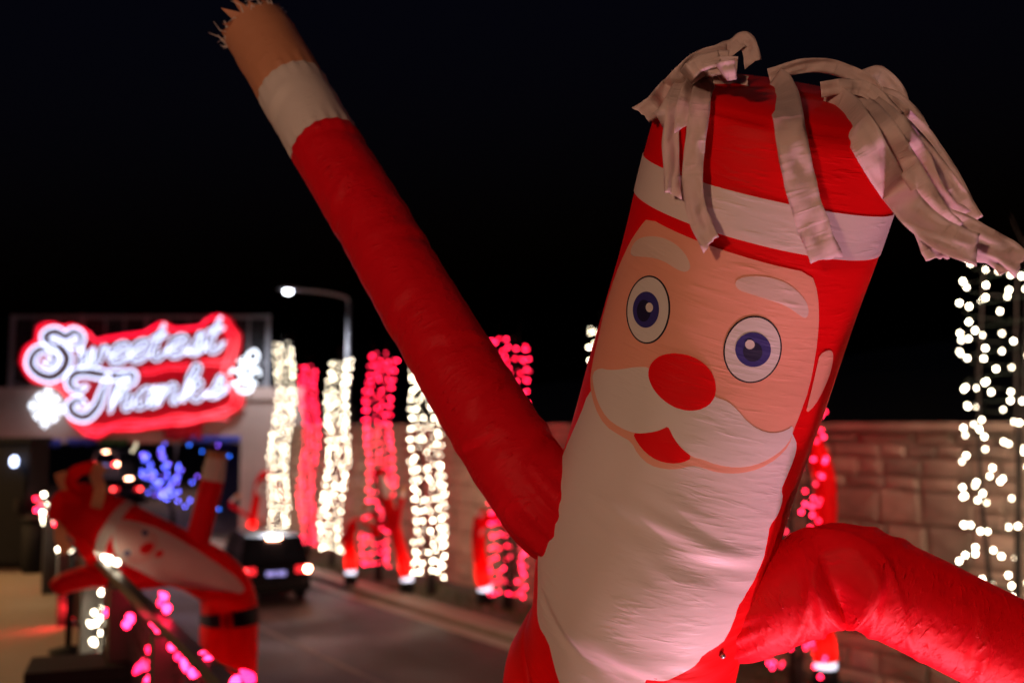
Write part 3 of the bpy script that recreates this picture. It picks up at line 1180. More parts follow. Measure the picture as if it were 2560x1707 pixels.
def uvmesh(name, vs_, fs, uv, mat, parent, org):
    me = bpy.data.meshes.new(name)
    me.from_pydata([tuple(Vector(p) - org) for p in vs_], [], fs)
    l = me.uv_layers.new(name='wrap')
    idx = np.empty(len(me.loops), dtype=np.int32)
    me.loops.foreach_get('vertex_index', idx)
    arr = np.array(uv, dtype=np.float32)[idx].ravel()
    l.data.foreach_set('uv', arr)
    me.materials.append(mat)
    me.shade_smooth()
    me.update()
    return link(name, me, parent)


def ellipse(cx, cy_, a, b, rot=0.0, n=28):
    r = math.radians(rot)
    return [(cx + a * math.cos(t) * math.cos(r) - b * math.sin(t) * math.sin(r), cy_ + a * math.cos(t) * math.sin(r) + b * math.sin(t) * math.cos(r))
            for t in [2 * PI * k / n for k in range(n)]]


def blower(par, c, r, org, power, col=(1.0, 0.45, 0.4), h=0.42):
    """fan drum under a tube; c = centre of its outlet"""
    c = Vector(c) - org
    bl = MB()
    bl.lathe([(r * .85, -h), (r * 1.12, -h + .03), (r * 1.12, -.14), (r * 1.02, -.11)], n=20, c=c)
    b = bl.build('blower', M['black'], par, True)
    for k in range(4):
        a = PI / 4 + k * PI / 2
        p = c + Vector((math.cos(a) * r * 1.05, math.sin(a) * r * 1.05, -h))
        MB().box(p.x - .03, p.x + .03, p.y - .03, p.y + .03, p.z - .05, p.z + .06).build('foot', M['rubber'], b)
    MB().lathe([(r * .9, -.112), (r * .98, -.10), (r * .98, .05), (r * .94, .06)], n=20, c=c).build('lit_outlet', M['led_collar'], b, True)
    if power:
        L = bpy.data.lights.new('base_light', 'POINT')
        L.energy = power
        L.color = col
        L.shadow_soft_size = r * 0.4
        lo = bpy.data.objects.new('base_light', L)
        COL.objects.link(lo)
        lo.parent = par
        lo.location = c + Vector((0, 0, .22))
    return b


# ---- the big figure
def fold(u, v, u0, v0, slope, width, depth, ulen):
    """one soft crease: a ridge with a valley beneath it"""
    x = (v - v0 - slope * (u - u0)) / width
    w = math.exp(-((u - u0) / ulen) ** 2)
    return depth * w * (math.exp(-x * x) - 0.9 * math.exp(-(x + 1.6) ** 2))


BIG_BASE = Vector((0.28, 2.40, TZ))
sect = [  # centre in the 2352 view, distance, radius, listed from the base up
    (Vector((0.28, 2.40, TZ + .47)), .24),
    (Vector((0.26, 2.38, TZ + 1.2)), .24),
    (Vector((0.22, 2.34, TZ + 1.9)), .243),
    (P23(1400, 1650, 2.30), .245),
    (P23(1424, 1560, 2.27), .243),
    (P23(1450, 1485, 2.23), .232),
    (P23(1466, 1415, 2.19), .228),
    (P23(1492, 1290, 2.14), .240),
    (P23(1538, 1140, 2.11), .240),
    (P23(1584, 992, 2.08), .240),
    (P23(1657, 757, 2.02), .240),
    (P23(1737, 500, 1.92), .242),
    (P23(1785, 330, 1.86), .240),
    (P23(1803, 262, 1.835), .232),
    (P23(1812, 225, 1.82), .205),
]
BIGLEN = [0.0]
folds = []


def big_disp(u, v):
    d = 0.004 * noise.noise(Vector((math.cos(u) * 1.6, math.sin(u) * 1.6, v * 5.0)))
    for f in folds:
        if abs(v - f[1] - f[2] * (u - f[0])) < f[3] * 5:
            d += fold(u, v, *f)
    return d


big = empty('inflatable_tube_figure', BIG_BASE)
tag(big, 'large red inflatable tube figure with white beard and ribbon hair', 'inflatable figure')
T = Tube([p for p, r in sect], [r for p, r in sect], nu=200, step=0.006, disp=big_disp, origin=BIG_BASE)
# creases placed where the photograph shows them
for (px_, py_, slope, w, dep, ul) in ((1720, 1338, 0.05, .020, .008, .5), (1620, 1300, 0.06, .020, .006, .5), (1800, 1388, -0.02, .018, .009, .42),
                                      (1560, 1640, 0.07, .020, .009, .6), (1640, 1682, 0.03, .020, .010, .6), (1460, 1610, .09, .018, .007, .5),
                                      (1740, 1692, -.03, .018, .008, .4), (1420, 1590, .12, .013, .006, .35), (1500, 1655, .08, .012, .006, .4), (1585, 1668, .05, .012, .006, .5),
                                      (1690, 1660, .02, .013, .006, .4), (1865, 1545, -.04, .010, .005, .2), (1850, 1575, -.05, .010, .005, .2), (1880, 1515, -.04, .010, .004, .2), (1700, 1270, .05, .012, .004, .4), (1800, 1430, .03, .012, .004, .4), (1560, 1345, .08, .014, .004, .4)):
    r = T.cast(px_, py_)
    if r:
        folds.append((r[0], r[1], -slope * 1.0, w, dep * .55, ul))
T.bvh = None
T.mesh('body', M['red_fab'], big, cap=True)


def c6(pts):
    return [(1400 + a / 2.091, 500 + b / 2.091) for a, b in pts]


def c6b(pts):
    return [(1780 + a / 1.961, 600 + b / 1.961) for a, b in pts]


def c7(pts):
    return [(1540 + a / 2.306, 60 + b / 2.306) for a, b in pts]


LAY = 0.0009
beard = [(1470, 985), (1455, 1030), (1419, 1112), (1403, 1150), (1372, 1251), (1347, 1380), (1346, 1469), (1343, 1523), (1347, 1561), (1371, 1600), (1383, 1648), (1401, 1707), (1440, 1790),
         (1520, 1850), (1600, 1790), (1609, 1712), (1618, 1696), (1686, 1692), (1716, 1676), (1743, 1657), (1758, 1634), (1805, 1606), (1820, 1582), (1835, 1547), (1844, 1513), (1856, 1499),
         (1895, 1428), (1910, 1386), (1919, 1345), (1923, 1313), (1945, 1285), (1957, 1245), (1952, 1222), (1962, 1200), (1985, 1145), (1992, 1112), (1984, 1090), (1960, 1050), (1850, 1000), (1650, 960), (1520, 940)]
bd = T.patch(beard, LAY, 'beard', M['white_fab'], big, smooth=1)
face = c6([(465, 90), (640, 180), (850, 260), (1100, 335), (1310, 380), (1345, 480), (1352, 640), (1335, 800), (1300, 980), (1250, 1120), (1217, 1200), (1195, 1280), (1130, 1350), (1040, 1402), (930, 1427),
           (820, 1422), (745, 1397), (690, 1385), (620, 1405), (550, 1405), (470, 1385), (410, 1330), (375, 1262), (320, 1232), (240, 1180), (185, 1080), (160, 960), (172, 860), (205, 720),
           (240, 560), (290, 400), (360, 240), (420, 145)])
fc = T.patch(face, 2 * LAY, 'face_panel', M['skin_fab'], big, smooth=1)
mous = c6([(176, 905), (215, 878), (260, 890), (330, 885), (400, 872), (470, 872), (640, 960), (820, 1030), (880, 1052), (930, 1100), (980, 1160), (1040, 1200), (1110, 1218), (1180, 1200), (1216, 1172),
           (1205, 1240), (1160, 1300), (1090, 1350), (1010, 1385), (920, 1396), (820, 1382), (740, 1352), (695, 1342), (640, 1300), (600, 1250), (568, 1182), (500, 1210), (430, 1220), (385, 1215),
           (320, 1190), (250, 1140), (205, 1060), (180, 970)])
T.patch(mous, 3 * LAY, 'moustache', M['white_fab'], big, smooth=1)
T.patch(c6([(384, 1216), (430, 1219), (500, 1210), (540, 1195), (566, 1180), (582, 1215), (600, 1250), (640, 1300), (694, 1343), (640, 1370), (580, 1376), (510, 1360), (450, 1320), (410, 1270)]),
        3.4 * LAY, 'mouth', M['red_fab'], big, smooth=1, grid=.01)
T.patch(c6([(462, 910), (480, 850), (530, 810), (600, 797), (680, 808), (750, 845), (800, 905), (818, 980), (805, 1040), (760, 1085), (690, 1102), (610, 1088), (540, 1045), (485, 980)]),
        4 * LAY, 'nose', M['red_fab'], big)
for (ox_, oy_, oa, ob, orot, ix, iy, ia, ib, irot, px_, py_, pa, pb, hx, hy, ha, hb) in (
        (466, 573, 114, 179, 4, 457, 573, 68, 95, 3, 447, 578, 36, 58, 477, 561, 19, 25),
        (1005, 778, 150, 178, 14, 1007, 778, 92, 91, 0, 1005, 790, 50, 50, 990, 750, 25, 25)):
    ol = T.patch(c6(ellipse(ox_, oy_, oa, ob, orot, 40)), 3 * LAY, 'eye', M['black_fab'], big, grid=.01)
    T.patch(c6(ellipse(ox_, oy_, oa - 8, ob - 8, orot, 40)), 3.8 * LAY, 'eye_white', M['white_fab'], ol, grid=.01)
    T.patch(c6(ellipse(ix, iy, ia, ib, irot, 30)), 4.6 * LAY, 'iris', M['navy_fab'], ol, grid=.008)
    T.patch(c6(ellipse(px_, py_, pa, pb, irot, 24)), 5.3 * LAY, 'pupil', M['pupil_fab'], ol, grid=.007)
    T.patch(c6(ellipse(hx, hy, ha, hb, 0, 18)), 6.0 * LAY, 'highlight', M['white_fab'], ol, grid=.005)
T.patch(c6([(378, 295), (375, 260), (400, 215), (450, 190), (520, 190), (590, 215), (650, 265), (685, 330), (682, 365), (655, 378), (610, 360), (560, 325), (500, 303), (440, 297)]),
        3 * LAY, 'eyebrow', M['brow_fab'], big, grid=.01)
T.patch(c6([(915, 440), (925, 415), (970, 397), (1060, 395), (1150, 415), (1220, 455), (1280, 520), (1297, 570), (1290, 610), (1270, 615), (1230, 585), (1170, 545), (1090, 520), (1000, 490), (935, 470)]),
        3 * LAY, 'eyebrow', M['brow_fab'], big, grid=.01)
T.patch(c6b([(525, 560), (560, 538), (585, 540), (592, 570), (580, 640), (545, 730), (500, 810), (455, 850), (470, 790), (495, 690), (515, 600)]), 2 * LAY, 'ear', M['skin_fab'], big, smooth=1, grid=.01)
# ring round the hat
va = T.uvp(*c7([(760, 985)])[0])[1]
vb = T.uvp(*c7([(700, 1240)])[0])[1]
T.mesh('hat_band', M['white_fab'], big, min(va, vb), max(va, vb), off=2 * LAY)

# sleeves
def gather(u, v, n=13, amp=.0045, ln=.07):
    return amp * math.exp(-((v - .09) / ln) ** 2) * math.sin(u * n + 2.0 * math.sin(u * 3) + v * 20)


def ring_disp(seed, amp, pitch):
    def f(u, v):
        w = noise.noise(Vector((v * pitch, math.cos(u) * 0.8 + seed, math.sin(u) * 0.8)))
        m = 0.5 + 0.5 * noise.noise(Vector((v * 3, seed, 4 + math.cos(u))))
        return amp * w * m
    return f


armL = [P23(1345, 1230, 2.16), P23(1262, 1165, 2.12), P23(1160, 1022, 2.15), P23(1070, 875, 2.2), P23(975, 718, 2.27), P23(860, 520, 2.38), P23(747, 335, 2.48), P23(668, 200, 2.55), P23(612, 105, 2.6), P23(585, 62, 2.61)]
AL_FOLDS = [(.38, .25, .5), (.52, -.3, .3), (.66, .2, -.4), (.83, -.2, .8), (1.02, .3, 0.), (1.2, -.25, .6), (1.36, .2, -.5), (.24, .3, .9), (.30, -.2, -.6)]


def armL_disp(u, v):
    d = ring_disp(3, .0055, 22)(u, v) + gather(u, v)
    for v0, sl, u0 in AL_FOLDS:
        d += fold(u, v, u0, v0, sl * .12, .016, .0045, .9)
    for vb in SEAMS:
        d -= .003 * math.exp(-((v - vb) / .005) ** 2)
        d += .0022 * math.exp(-((v - vb) / .035) ** 2) * math.sin(u * 17 + 1.5 * math.sin(u * 2))
    return d


SEAMS = []
A1 = Tube(armL, [.095, .098, .097, .095, .093, .092, .091, .091, .092, .088], nu=72, step=.008, disp=armL_disp, origin=BIG_BASE)
AP = [Vector(to_px(p)) for p in A1.P]


def v_at(tube, x23, y23):
    o = Vector((x23 * 2560 / 2352, y23 * 2560 / 2352))
    ap = [Vector(to_px(p)) for p in tube.P]
    i = min(range(len(ap)), key=lambda k: (ap[k] - o).length)
    return tube.len * i / tube.nv


vc0 = v_at(A1, 742, 330)
vc1 = v_at(A1, 668, 205)
SEAMS += [vc0, vc1]
sl_ = A1.mesh('sleeve', M['red_arm'], big, 0, vc0)
A1.mesh('cuff', M['white_fab'], big, vc0, vc1, off=.001)
hd_ = A1.mesh('hand', M['hand_fab'], big, vc1, A1.len)
# frayed threads at the open end of the hand
rt = random.Random(5)
tip = A1.pos(0, A1.len)
fr = MB()
for k in range(34):
    u = rt.uniform(-PI, PI)
    p = A1.pos(u, A1.len - .004)
    dirv = (A1.T[-1] * rt.uniform(.3, 1.0) + Vector((rt.uniform(-.9, .5), rt.uniform(-.4, .4), rt.uniform(-.3, .3)))).normalized()
    L_ = rt.uniform(.01, .055)
    pts = [p, p + dirv * L_ * .5 + Vector((0, 0, rt.uniform(-.01, .01))), p + dirv * L_ + Vector((rt.uniform(-.02, .01), 0, rt.uniform(-.02, .01)))]
    fr.tube([q - BIG_BASE for q in pts], [.0022, .0015, .0006], 4)
fr.build('frayed_edge', M['white_fab'], hd_)
rg_ = MB()
for k in range(22):
    u = -PI + 2 * PI * k / 22 + rt.uniform(-.08, .08)
    du = rt.uniform(.12, .22)
    a_, b_ = A1.pos(u - du, A1.len - .006), A1.pos(u + du, A1.len - .006)
    L_ = rt.uniform(.012, .05)
    t_ = (a_ + b_) / 2 + A1.T[-1] * L_ + Vector((rt.uniform(-.03, .005), rt.uniform(-.01, .01), rt.uniform(-.02, .01)))
    rg_.add([a_ - BIG_BASE, b_ - BIG_BASE, t_ - BIG_BASE, (a_ + t_) / 2 - BIG_BASE + Vector((.002, .003, 0))], [(0, 1, 2), (0, 2, 3)])
rg_.build('ragged_hem', M['hand_fab'], hd_)
for vb in (vc0, vc1):
    MB().tube([A1.pos(-PI + 2 * PI * k / 60, vb, .0015) - BIG_BASE for k in range(61)], .0016, 5, False).build('seam', M['white_fab'], sl_)

armR = [P23(1600, 1425, 2.18), P23(1700, 1405, 2.10), P23(1780, 1374, 2.06), P23(1860, 1340, 2.03), P23(1915, 1320, 2.01), P23(1945, 1318, 2.0), P23(2000, 1335, 2.0), P23(2105, 1384, 2.0), P23(2230, 1446, 2.0), P23(2360, 1512, 1.99), P23(2500, 1590, 1.99), P23(2640, 1690, 2.0)]


def armR_disp(u, v):
    d = ring_disp(8, .0025, 9)(u, v) + gather(u, v, 15, .005, .06)
    for v0, sl, u0 in ((.62, .35, .2), (.78, -.3, .0), (.9, .3, .3), (1.05, -.25, -.1)):
        d += fold(u, v, u0, v0, sl * .15, .014, .004, .7)
    x = v - ELB[0]
    # pinched elbow with radiating creases
    d += -0.030 * math.exp(-(x / .013) ** 2) * (0.15 + 0.85 * max(0, math.cos(u - ELB[1])))
    d += 0.012 * math.exp(-((x - .035) / .016) ** 2) * max(0, math.cos(u - ELB[1])) + 0.010 * math.exp(-((x + .035) / .016) ** 2) * max(0, math.cos(u - ELB[1]))
    for k, a in enumerate((-1.1, -.55, -.1, .45, .9)):
        ln = (u - ELB[1]) * .085 + a * .02
        d += 0.006 * math.exp(-((x - .055 * (k - 2) - ln * (k - 2) * .5) / .010) ** 2) * math.exp(-(x / .2) ** 2)
    return d


ELB = [0.0, 0.0]
A2 = Tube(armR, [.085, .098, .099, .099, .098, .098, .099, .1, .1, .1, .1, .1], nu=96, step=.006, disp=armR_disp, origin=BIG_BASE)
ELB[0] = v_at(A2, 1932, 1318)
ELB[1] = 0.35
A2.mesh('sleeve', M['red_arm'], big, 0, A2.len)
# small snap at the arm seam
pp_ = T.cast(1805, 1636)
if pp_:
    mb_ = MB()
    c_ = Vector(pp_[2]) - BIG_BASE + Vector((0, -.006, 0))
    mb_.lathe([(.006, -.003), (.006, .002), (.003, .005), (.0008, .006)], n=10, axis='y')
    so = mb_.build('snap', M['rim'], big, True, c_)
    so.rotation_euler = (0, 0, PI)

# ribbon hair
RIB = [  # crop points, width in crop pixels, distance where it leaves the body, twist
    ([(640, 180), (540, 195), (420, 240), (300, 380), (215, 480), (150, 520)], 120, 1.78, .5, 0.006),
    ([(600, 200), (470, 235), (390, 330), (340, 480), (315, 650), (320, 830), (328, 985)], 92, 1.66, -.3, 0.02),
    ([(690, 260), (570, 290), (500, 380), (478, 520), (455, 700), (440, 880), (455, 1040), (490, 1150), (545, 1265)], 112, 1.62, .2, 0.032),
    ([(900, 330), (945, 370), (985, 500), (1015, 680), (1050, 860), (1095, 1040), (1150, 1200), (1215, 1355)], 165, 1.6, -.15, 0.03),
    ([(1200, 430), (1300, 470), (1400, 600), (1500, 780), (1610, 950), (1740, 1110), (1900, 1230), (2080, 1300)], 170, 1.62, .3, 0.02),
    ([(1440, 470), (1560, 560), (1690, 720), (1790, 900), (1880, 1050), (1960, 1120)], 150, 1.72, -.4, 0.02),
    ([(1560, 540), (1700, 650), (1830, 800), (1930, 950), (2010, 1070), (2060, 1150)], 120, 1.80, .5, 0.01),
    ([(1690, 1010), (1745, 1100), (1790, 1200), (1825, 1290), (1850, 1350)], 120, 1.76, .2, 0.0),
    ([(1800, 1080), (1900, 1130), (2030, 1190), (2150, 1260), (2250, 1310), (2335, 1385)], 140, 1.70, -.3, 0.0),
    ([(1850, 1190), (1950, 1260), (2060, 1320), (2160, 1345), (2230, 1390), (2260, 1430)], 90, 1.74, .6, 0.0),
    ([(880, 300), (980, 265), (1100, 240), (1230, 245), (1350, 285), (1450, 340), (1520, 430)], 80, 1.93, .3, 0.0),
    ([(1360, 330), (1440, 305), (1520, 295), (1600, 370), (1640, 450), (1690, 530), (1730, 610)], 95, 1.96, -.6, 0.0),
    ([(520, 200), (600, 165), (680, 125), (740, 90), (775, 150), (790, 225)], 95, 1.93, .5, 0.0),
    ([(1180, 380), (1300, 362), (1400, 368), (1480, 400), (1540, 460), (1600, 520)], 85, 1.80, .2, 0.0),
    ([(560, 330), (640, 330), (700, 320), (760, 335)], 60, 1.66, .1, 0.015),
    ([(650, 215), (540, 225), (430, 290), (360, 400), (300, 520), (250, 560)], 115, 1.70, .5, 0.012),
    ([(700, 240), (600, 240), (500, 280), (430, 370), (400, 470), (385, 600)], 95, 1.66, -.4, 0.026),
    ([(1480, 440), (1600, 500), (1740, 640), (1860, 800), (1950, 960), (2030, 1120)], 130, 1.84, .4, 0.008),
    ([(1330, 430), (1460, 500), (1590, 660), (1700, 840), (1800, 1000), (1880, 1120), (1960, 1200)], 120, 1.66, -.3, 0.034),
    ([(1520, 420), (1620, 450), (1700, 540), (1740, 600)], 110, 1.90, .6, 0.0),
]
for k, (pts, w, d0_, tw, lift) in enumerate(RIB):
    rb = random.Random(40 + k)
    dense = catmull([Vector((a, b, 0)) for a, b in pts], 10)
    P3 = []
    for i, q in enumerate(dense):
        (pu, pv), = c7([(q.x, q.y)])
        r = T.cast(pu, pv)
        ff = i / (len(dense) - 1)
        if r and lift > 0:
            o = Vector((0, 0, CAM_H))
            h = Vector(r[2])
            P3.append(h + (o - h).normalized() * (lift + .03 * ff + .03 * max(0, .3 - ff)))
        else:
            P3.append(pix(pu, pv, d0_))
    # ease jumps where the ribbon leaves the body
    for _ in range(4):
        P3 = [P3[0]] + [(P3[i - 1] + P3[i] * 2 + P3[i + 1]) / 4 for i in range(1, len(P3) - 1)] + [P3[-1]]
    c = P3
    n = len(c)
    nw = 8
    vs_, uv = [], []
    acc = 0
    for i in range(n):
        t = (c[min(i + 1, n - 1)] - c[max(i - 1, 0)]).normalized()
        vw = (c[i] - Vector((0, 0, CAM_H))).normalized()
        side = t.cross(vw).normalized()
        nn = side.cross(t)
        an = tw * math.sin(i / n * 4.0 + k) + 0.45 * noise.noise(Vector((k * 3.1, i * .07, 0)))
        side = side * math.cos(an) + nn * math.sin(an)
        wd = w * 1.08 / 2.306 * c[i].y / FPX * (1 + .10 * noise.noise(Vector((k, i * .15, 3))))
        if i:
            acc += (c[i] - c[i - 1]).length
        for q in range(nw + 1):
            x = q / nw - .5
            cr_ = .008 * noise.noise(Vector((k * 5 + x * 2.2, acc * 13, k))) + .005 * noise.noise(Vector((k * 9 + x * 2.6 + acc * 12, acc * 34, k + 3)))
            crease = 0.013 * abs(noise.noise(Vector((acc * 11 + x * (1.5 if k % 2 else -1.5), k * 2.7, x * 1.2))))
            endj = 0.0
            if i == n - 1:
                endj = .02 * x * (1 if k % 2 else -1) + .004 * noise.noise(Vector((q * .9, k, 0)))
            vs_.append(c[i] + side * (x * wd) - vw * (cr_ + crease) + t * endj)
            uv.append((x * wd + k, acc))
    fs = [(i * (nw + 1) + q, i * (nw + 1) + q + 1, (i + 1) * (nw + 1) + q + 1, (i + 1) * (nw + 1) + q) for i in range(n - 1) for q in range(nw)]
    ho = uvmesh('hair_ribbon', vs_, fs, uv, M['hair_fab'], big, BIG_BASE)
    so = ho.modifiers.new('thick', 'SOLIDIFY')
    so.thickness = 0.0008
blower(big, BIG_BASE + Vector((0, 0, .47)), .24, BIG_BASE, 40, (1.0, 0.62, 0.5))

# floodlight on a stand at the foot of the big figure, out of the picture below
FLO = Vector((0.95, 1.50, 2.72))
fl_ = empty('floodlight', (FLO.x, FLO.y, TZ))
tag(fl_, 'floodlight on a stand at the foot of the big figure', 'floodlight')
fh = FLO.z - TZ
MB().box(-.12, .12, -.05, .05, fh - .22, fh - .06).build('housing', M['black'], fl_)
MB().lathe([(.2, 0), (.2, .03), (.03, .05)], n=16).build('foot', M['steel'], fl_)
MB().lathe([(.02, .05), (.02, fh - .22)], n=10).build('stand', M['steel'], fl_)
L = bpy.data.lights.new('flood_light', 'SPOT')
L.energy = 48
L.color = (1.0, 0.64, 0.60)
L.spot_size = math.radians(120)
L.spot_blend = .6
L.shadow_soft_size = .035
lo = bpy.data.objects.new('flood_light', L)
COL.objects.link(lo)
lo.parent = fl_
lo.location = (0, 0, fh)
dv = (P23(1900, 1100, 2.0) - FLO)
lo.rotation_euler = dv.to_track_quat('-Z', 'Y').to_euler()

PF = Vector((0.86, 1.99, 2.6))  # second lamp, added below view to light the bent arm's underside pink
pf = empty('floodlight', (PF.x, PF.y, TZ))
tag(pf, 'added pink floodlight on a stand under the bent arm', 'floodlight')
fh = PF.z - TZ
MB().box(-.12, .12, -.05, .05, fh - .22, fh - .06).build('housing', M['black'], pf)
MB().lathe([(.2, 0), (.2, .03), (.03, .05)], n=16).build('foot', M['steel'], pf)
MB().lathe([(.02, .05), (.02, fh - .22)], n=10).build('stand', M['steel'], pf)
L = bpy.data.lights.new('added_pink_light', 'SPOT')
L.energy = 165
L.color = (1.0, .42, .66)
L.spot_size = math.radians(72)
L.spot_blend = .8
L.shadow_soft_size = .08
lo = bpy.data.objects.new('added_pink_light', L)
COL.objects.link(lo)
lo.parent = pf
lo.location = (0, 0, fh)
lo.rotation_euler = (P23(2020, 1420, 2.0) - PF).to_track_quat('-Z', 'Y').to_euler()

# ------------------------------------------------------------------ second figure, bent over the railing
D2 = 8.5
B2 = pix(570, 1900, D2)
B2.z = TZ
two = empty('inflatable_tube_figure', B2)
tag(two, 'red inflatable tube figure bent over sideways beside the railing', 'inflatable figure')
S2 = [(Vector((B2.x, D2, TZ + .42)), .235), (pix(570, 1700, D2), .235), (pix(572, 1600, D2), .235), (pix(574, 1525, D2), .235), (pix(560, 1470, D2), .215), (pix(515, 1428, D2 - .05), .215), (pix(450, 1396, D2 - .1), .225),
      (pix(380, 1362, D2 - .15), .23), (pix(300, 1325, D2 - .2), .23), (pix(225, 1285, D2 - .2), .225), (pix(178, 1258, D2 - .2), .2)]


def d2disp(u, v):
    return .008 * noise.noise(Vector((math.cos(u) * 1.2, math.sin(u) * 1.2, v * 6)))


T2 = Tube([p for p, r in S2], [r for p, r in S2], nu=72, step=.03, disp=d2disp, origin=B2)
T2.mesh('body', M['red_fab'], two, cap=True)
T2.patch([(290, 1300), (330, 1300), (400, 1322), (470, 1360), (540, 1410), (606, 1460), (612, 1478), (590, 1486), (520, 1476), (440, 1462), (380, 1442), (320, 1412), (292, 1392), (280, 1345)], .004, 'beard', M['white_fab'], two, smooth=1, grid=.04)
T2.patch([(292, 1306), (330, 1302), (380, 1325), (400, 1350), (385, 1390), (345, 1410), (306, 1390), (286, 1345)], .008, 'face_panel', M['pale_fab'], two, grid=.04)
T2.patch(ellipse(368, 1369, 19, 13, -30, 16), .014, 'nose', M['red_fab'], two, grid=.03)
T2.patch(ellipse(399, 1383, 12, 8, -35, 12), .014, 'mouth', M['red_fab'], two, grid=.03)
for (a, b) in ((362, 1333), (320, 1379)):
    eo = T2.patch(ellipse(a, b, 13, 10, -30, 14), .012, 'eye', M['white_fab'], two, grid=.03)
    T2.patch(ellipse(a, b, 8, 7, 0, 12), .018, 'iris', M['navy_fab'], eo, grid=.03)
v_b0, v_b1 = T2.uvp(286, 1325)[1], T2.uvp(262, 1310)[1]
T2.mesh('hat_band', M['white_fab'], two, min(v_b0, v_b1), max(v_b0, v_b1), off=.006)
vbelt = T2.uvp(572, 1540)[1]
bl_ = T2.mesh('belt', M['black_fab'], two, vbelt - .085, vbelt + .025, off=.008)
ub, vb_ = T2.uvp(567, 1541)
T2.patch([(ub - .2, vbelt - .095), (ub + .2, vbelt - .095), (ub + .2, vbelt + .035), (ub - .2, vbelt + .035)], .016, 'buckle', M['red_fab'], bl_, smooth=0, uvin=True, grid=.03)
a2 = Tube([pix(498, 1405, D2 - .05), pix(497, 1345, D2 - .1), pix(514, 1270, D2 - .12), pix(532, 1198, D2 - .12), pix(544, 1128, D2 - .1)], [.09, .095, .097, .095, .08], nu=36, step=.03, disp=ring_disp(5, .008, 12), origin=B2)
q0, q1 = v_at(a2, 530 / 1.0884, 1205 / 1.0884), v_at(a2, 541 / 1.0884, 1150 / 1.0884)
a2.mesh('sleeve', M['red_arm'], two, 0, q0)
a2.mesh('cuff', M['white_fab'], two, q0, q1)
a2.mesh('hand', M['hand_fab'], two, q1, a2.len, cap=True)
a3 = Tube([pix(455, 1425, D2 - .02), pix(400, 1440, D2 + .0), pix(320, 1444, D2 - .08), pix(240, 1440, D2 - .2), pix(165, 1456, D2 - .25), pix(145, 1470, D2 - .25)], [.09, .095, .095, .093, .09, .08], nu=36, step=.03, disp=ring_disp(6, .008, 12), origin=B2)
q0 = a3.len - .22
a3.mesh('sleeve', M['red_arm'], two, 0, a3.len, cap=True)
# limp ribbons at the top of the hat
for k, pts in enumerate(([(230, 1300), (190, 1250), (160, 1210), (150, 1180)], [(225, 1270), (180, 1215), (190, 1180), (240, 1165)], [(200, 1290), (165, 1290), (150, 1340), (170, 1380)],
                         [(215, 1310), (200, 1350), (225, 1390), (235, 1410)], [(240, 1270), (250, 1220), (240, 1190), (255, 1160)], [(205, 1260), (160, 1240), (140, 1260), (135, 1300)])):
    c = catmull([pix(a, b, D2 - .32 - .02 * k) for a, b in pts], 7)
    vs_, uv = [], []
    for i, p in enumerate(c):
        t = (c[min(i + 1, len(c) - 1)] - c[max(i - 1, 0)]).normalized()
        sd = t.cross(Vector((0, 1, .2))).normalized()
        for q in range(4):
            x = q / 3 - .5
            vs_.append(p + sd * x * .10 + Vector((0, .02 * noise.noise(Vector((k, i * .4, q))), 0)))
            uv.append((x * .1 + k, i * .03))
    fs = [(i * 4 + q, i * 4 + q + 1, i * 4 + 5 + q, i * 4 + 4 + q) for i in range(len(c) - 1) for q in range(3)]
    uvmesh('hair_ribbon', vs_, fs, uv, M['red_fab'] if k % 2 else M['hand_fab'], two, B2)
blower(two, B2 + Vector((0, 0, .42)), .235, B2, 8, (1.0, .5, .42))


# ------------------------------------------------------------------ small figures along the wall
def small_figure(base_px, path, rad, arms, label, beard=None, d=None, cuffs=True):
    b = gnd(*base_px)
    d = d or b.y
    b = Vector((pix(base_px[0], 1200, d).x, d, 0.12 if base_px[0] > 800 else 0.0))
    e = empty('inflatable_tube_figure', b)
    tag(e, label, 'inflatable figure', 'small tube figures along the far side')
    ctrl = [b + Vector((0, 0, .4))] + [pix(u, v, d) for u, v in path]
    t = Tube(ctrl, [rad] * (len(ctrl) - 1) + [rad * .85], nu=24, step=.06, disp=ring_disp(1, .01, 8), origin=b)
    t.mesh('body', M['red_fab'], e, cap=True)
    for a in arms:
        at = Tube([pix(u, v, d - .12) for u, v in a], [rad * .5] * len(a), nu=16, step=.06, origin=b)
        at.mesh('sleeve', M['red_arm'], e, 0, at.len * .75)
        at.mesh('cuff', M['white_fab'], e, at.len * .75, at.len * .87)
        at.mesh('hand', M['hand_fab'], e, at.len * .87, at.len, cap=True)
    if beard:
        t.patch(beard, .01, 'beard', M['white_fab'], e, smooth=1, grid=.08)
    blower(e, b + Vector((0, 0, .4)), rad, b, 26, (1.0, .40, .36), h=.38)
    return e


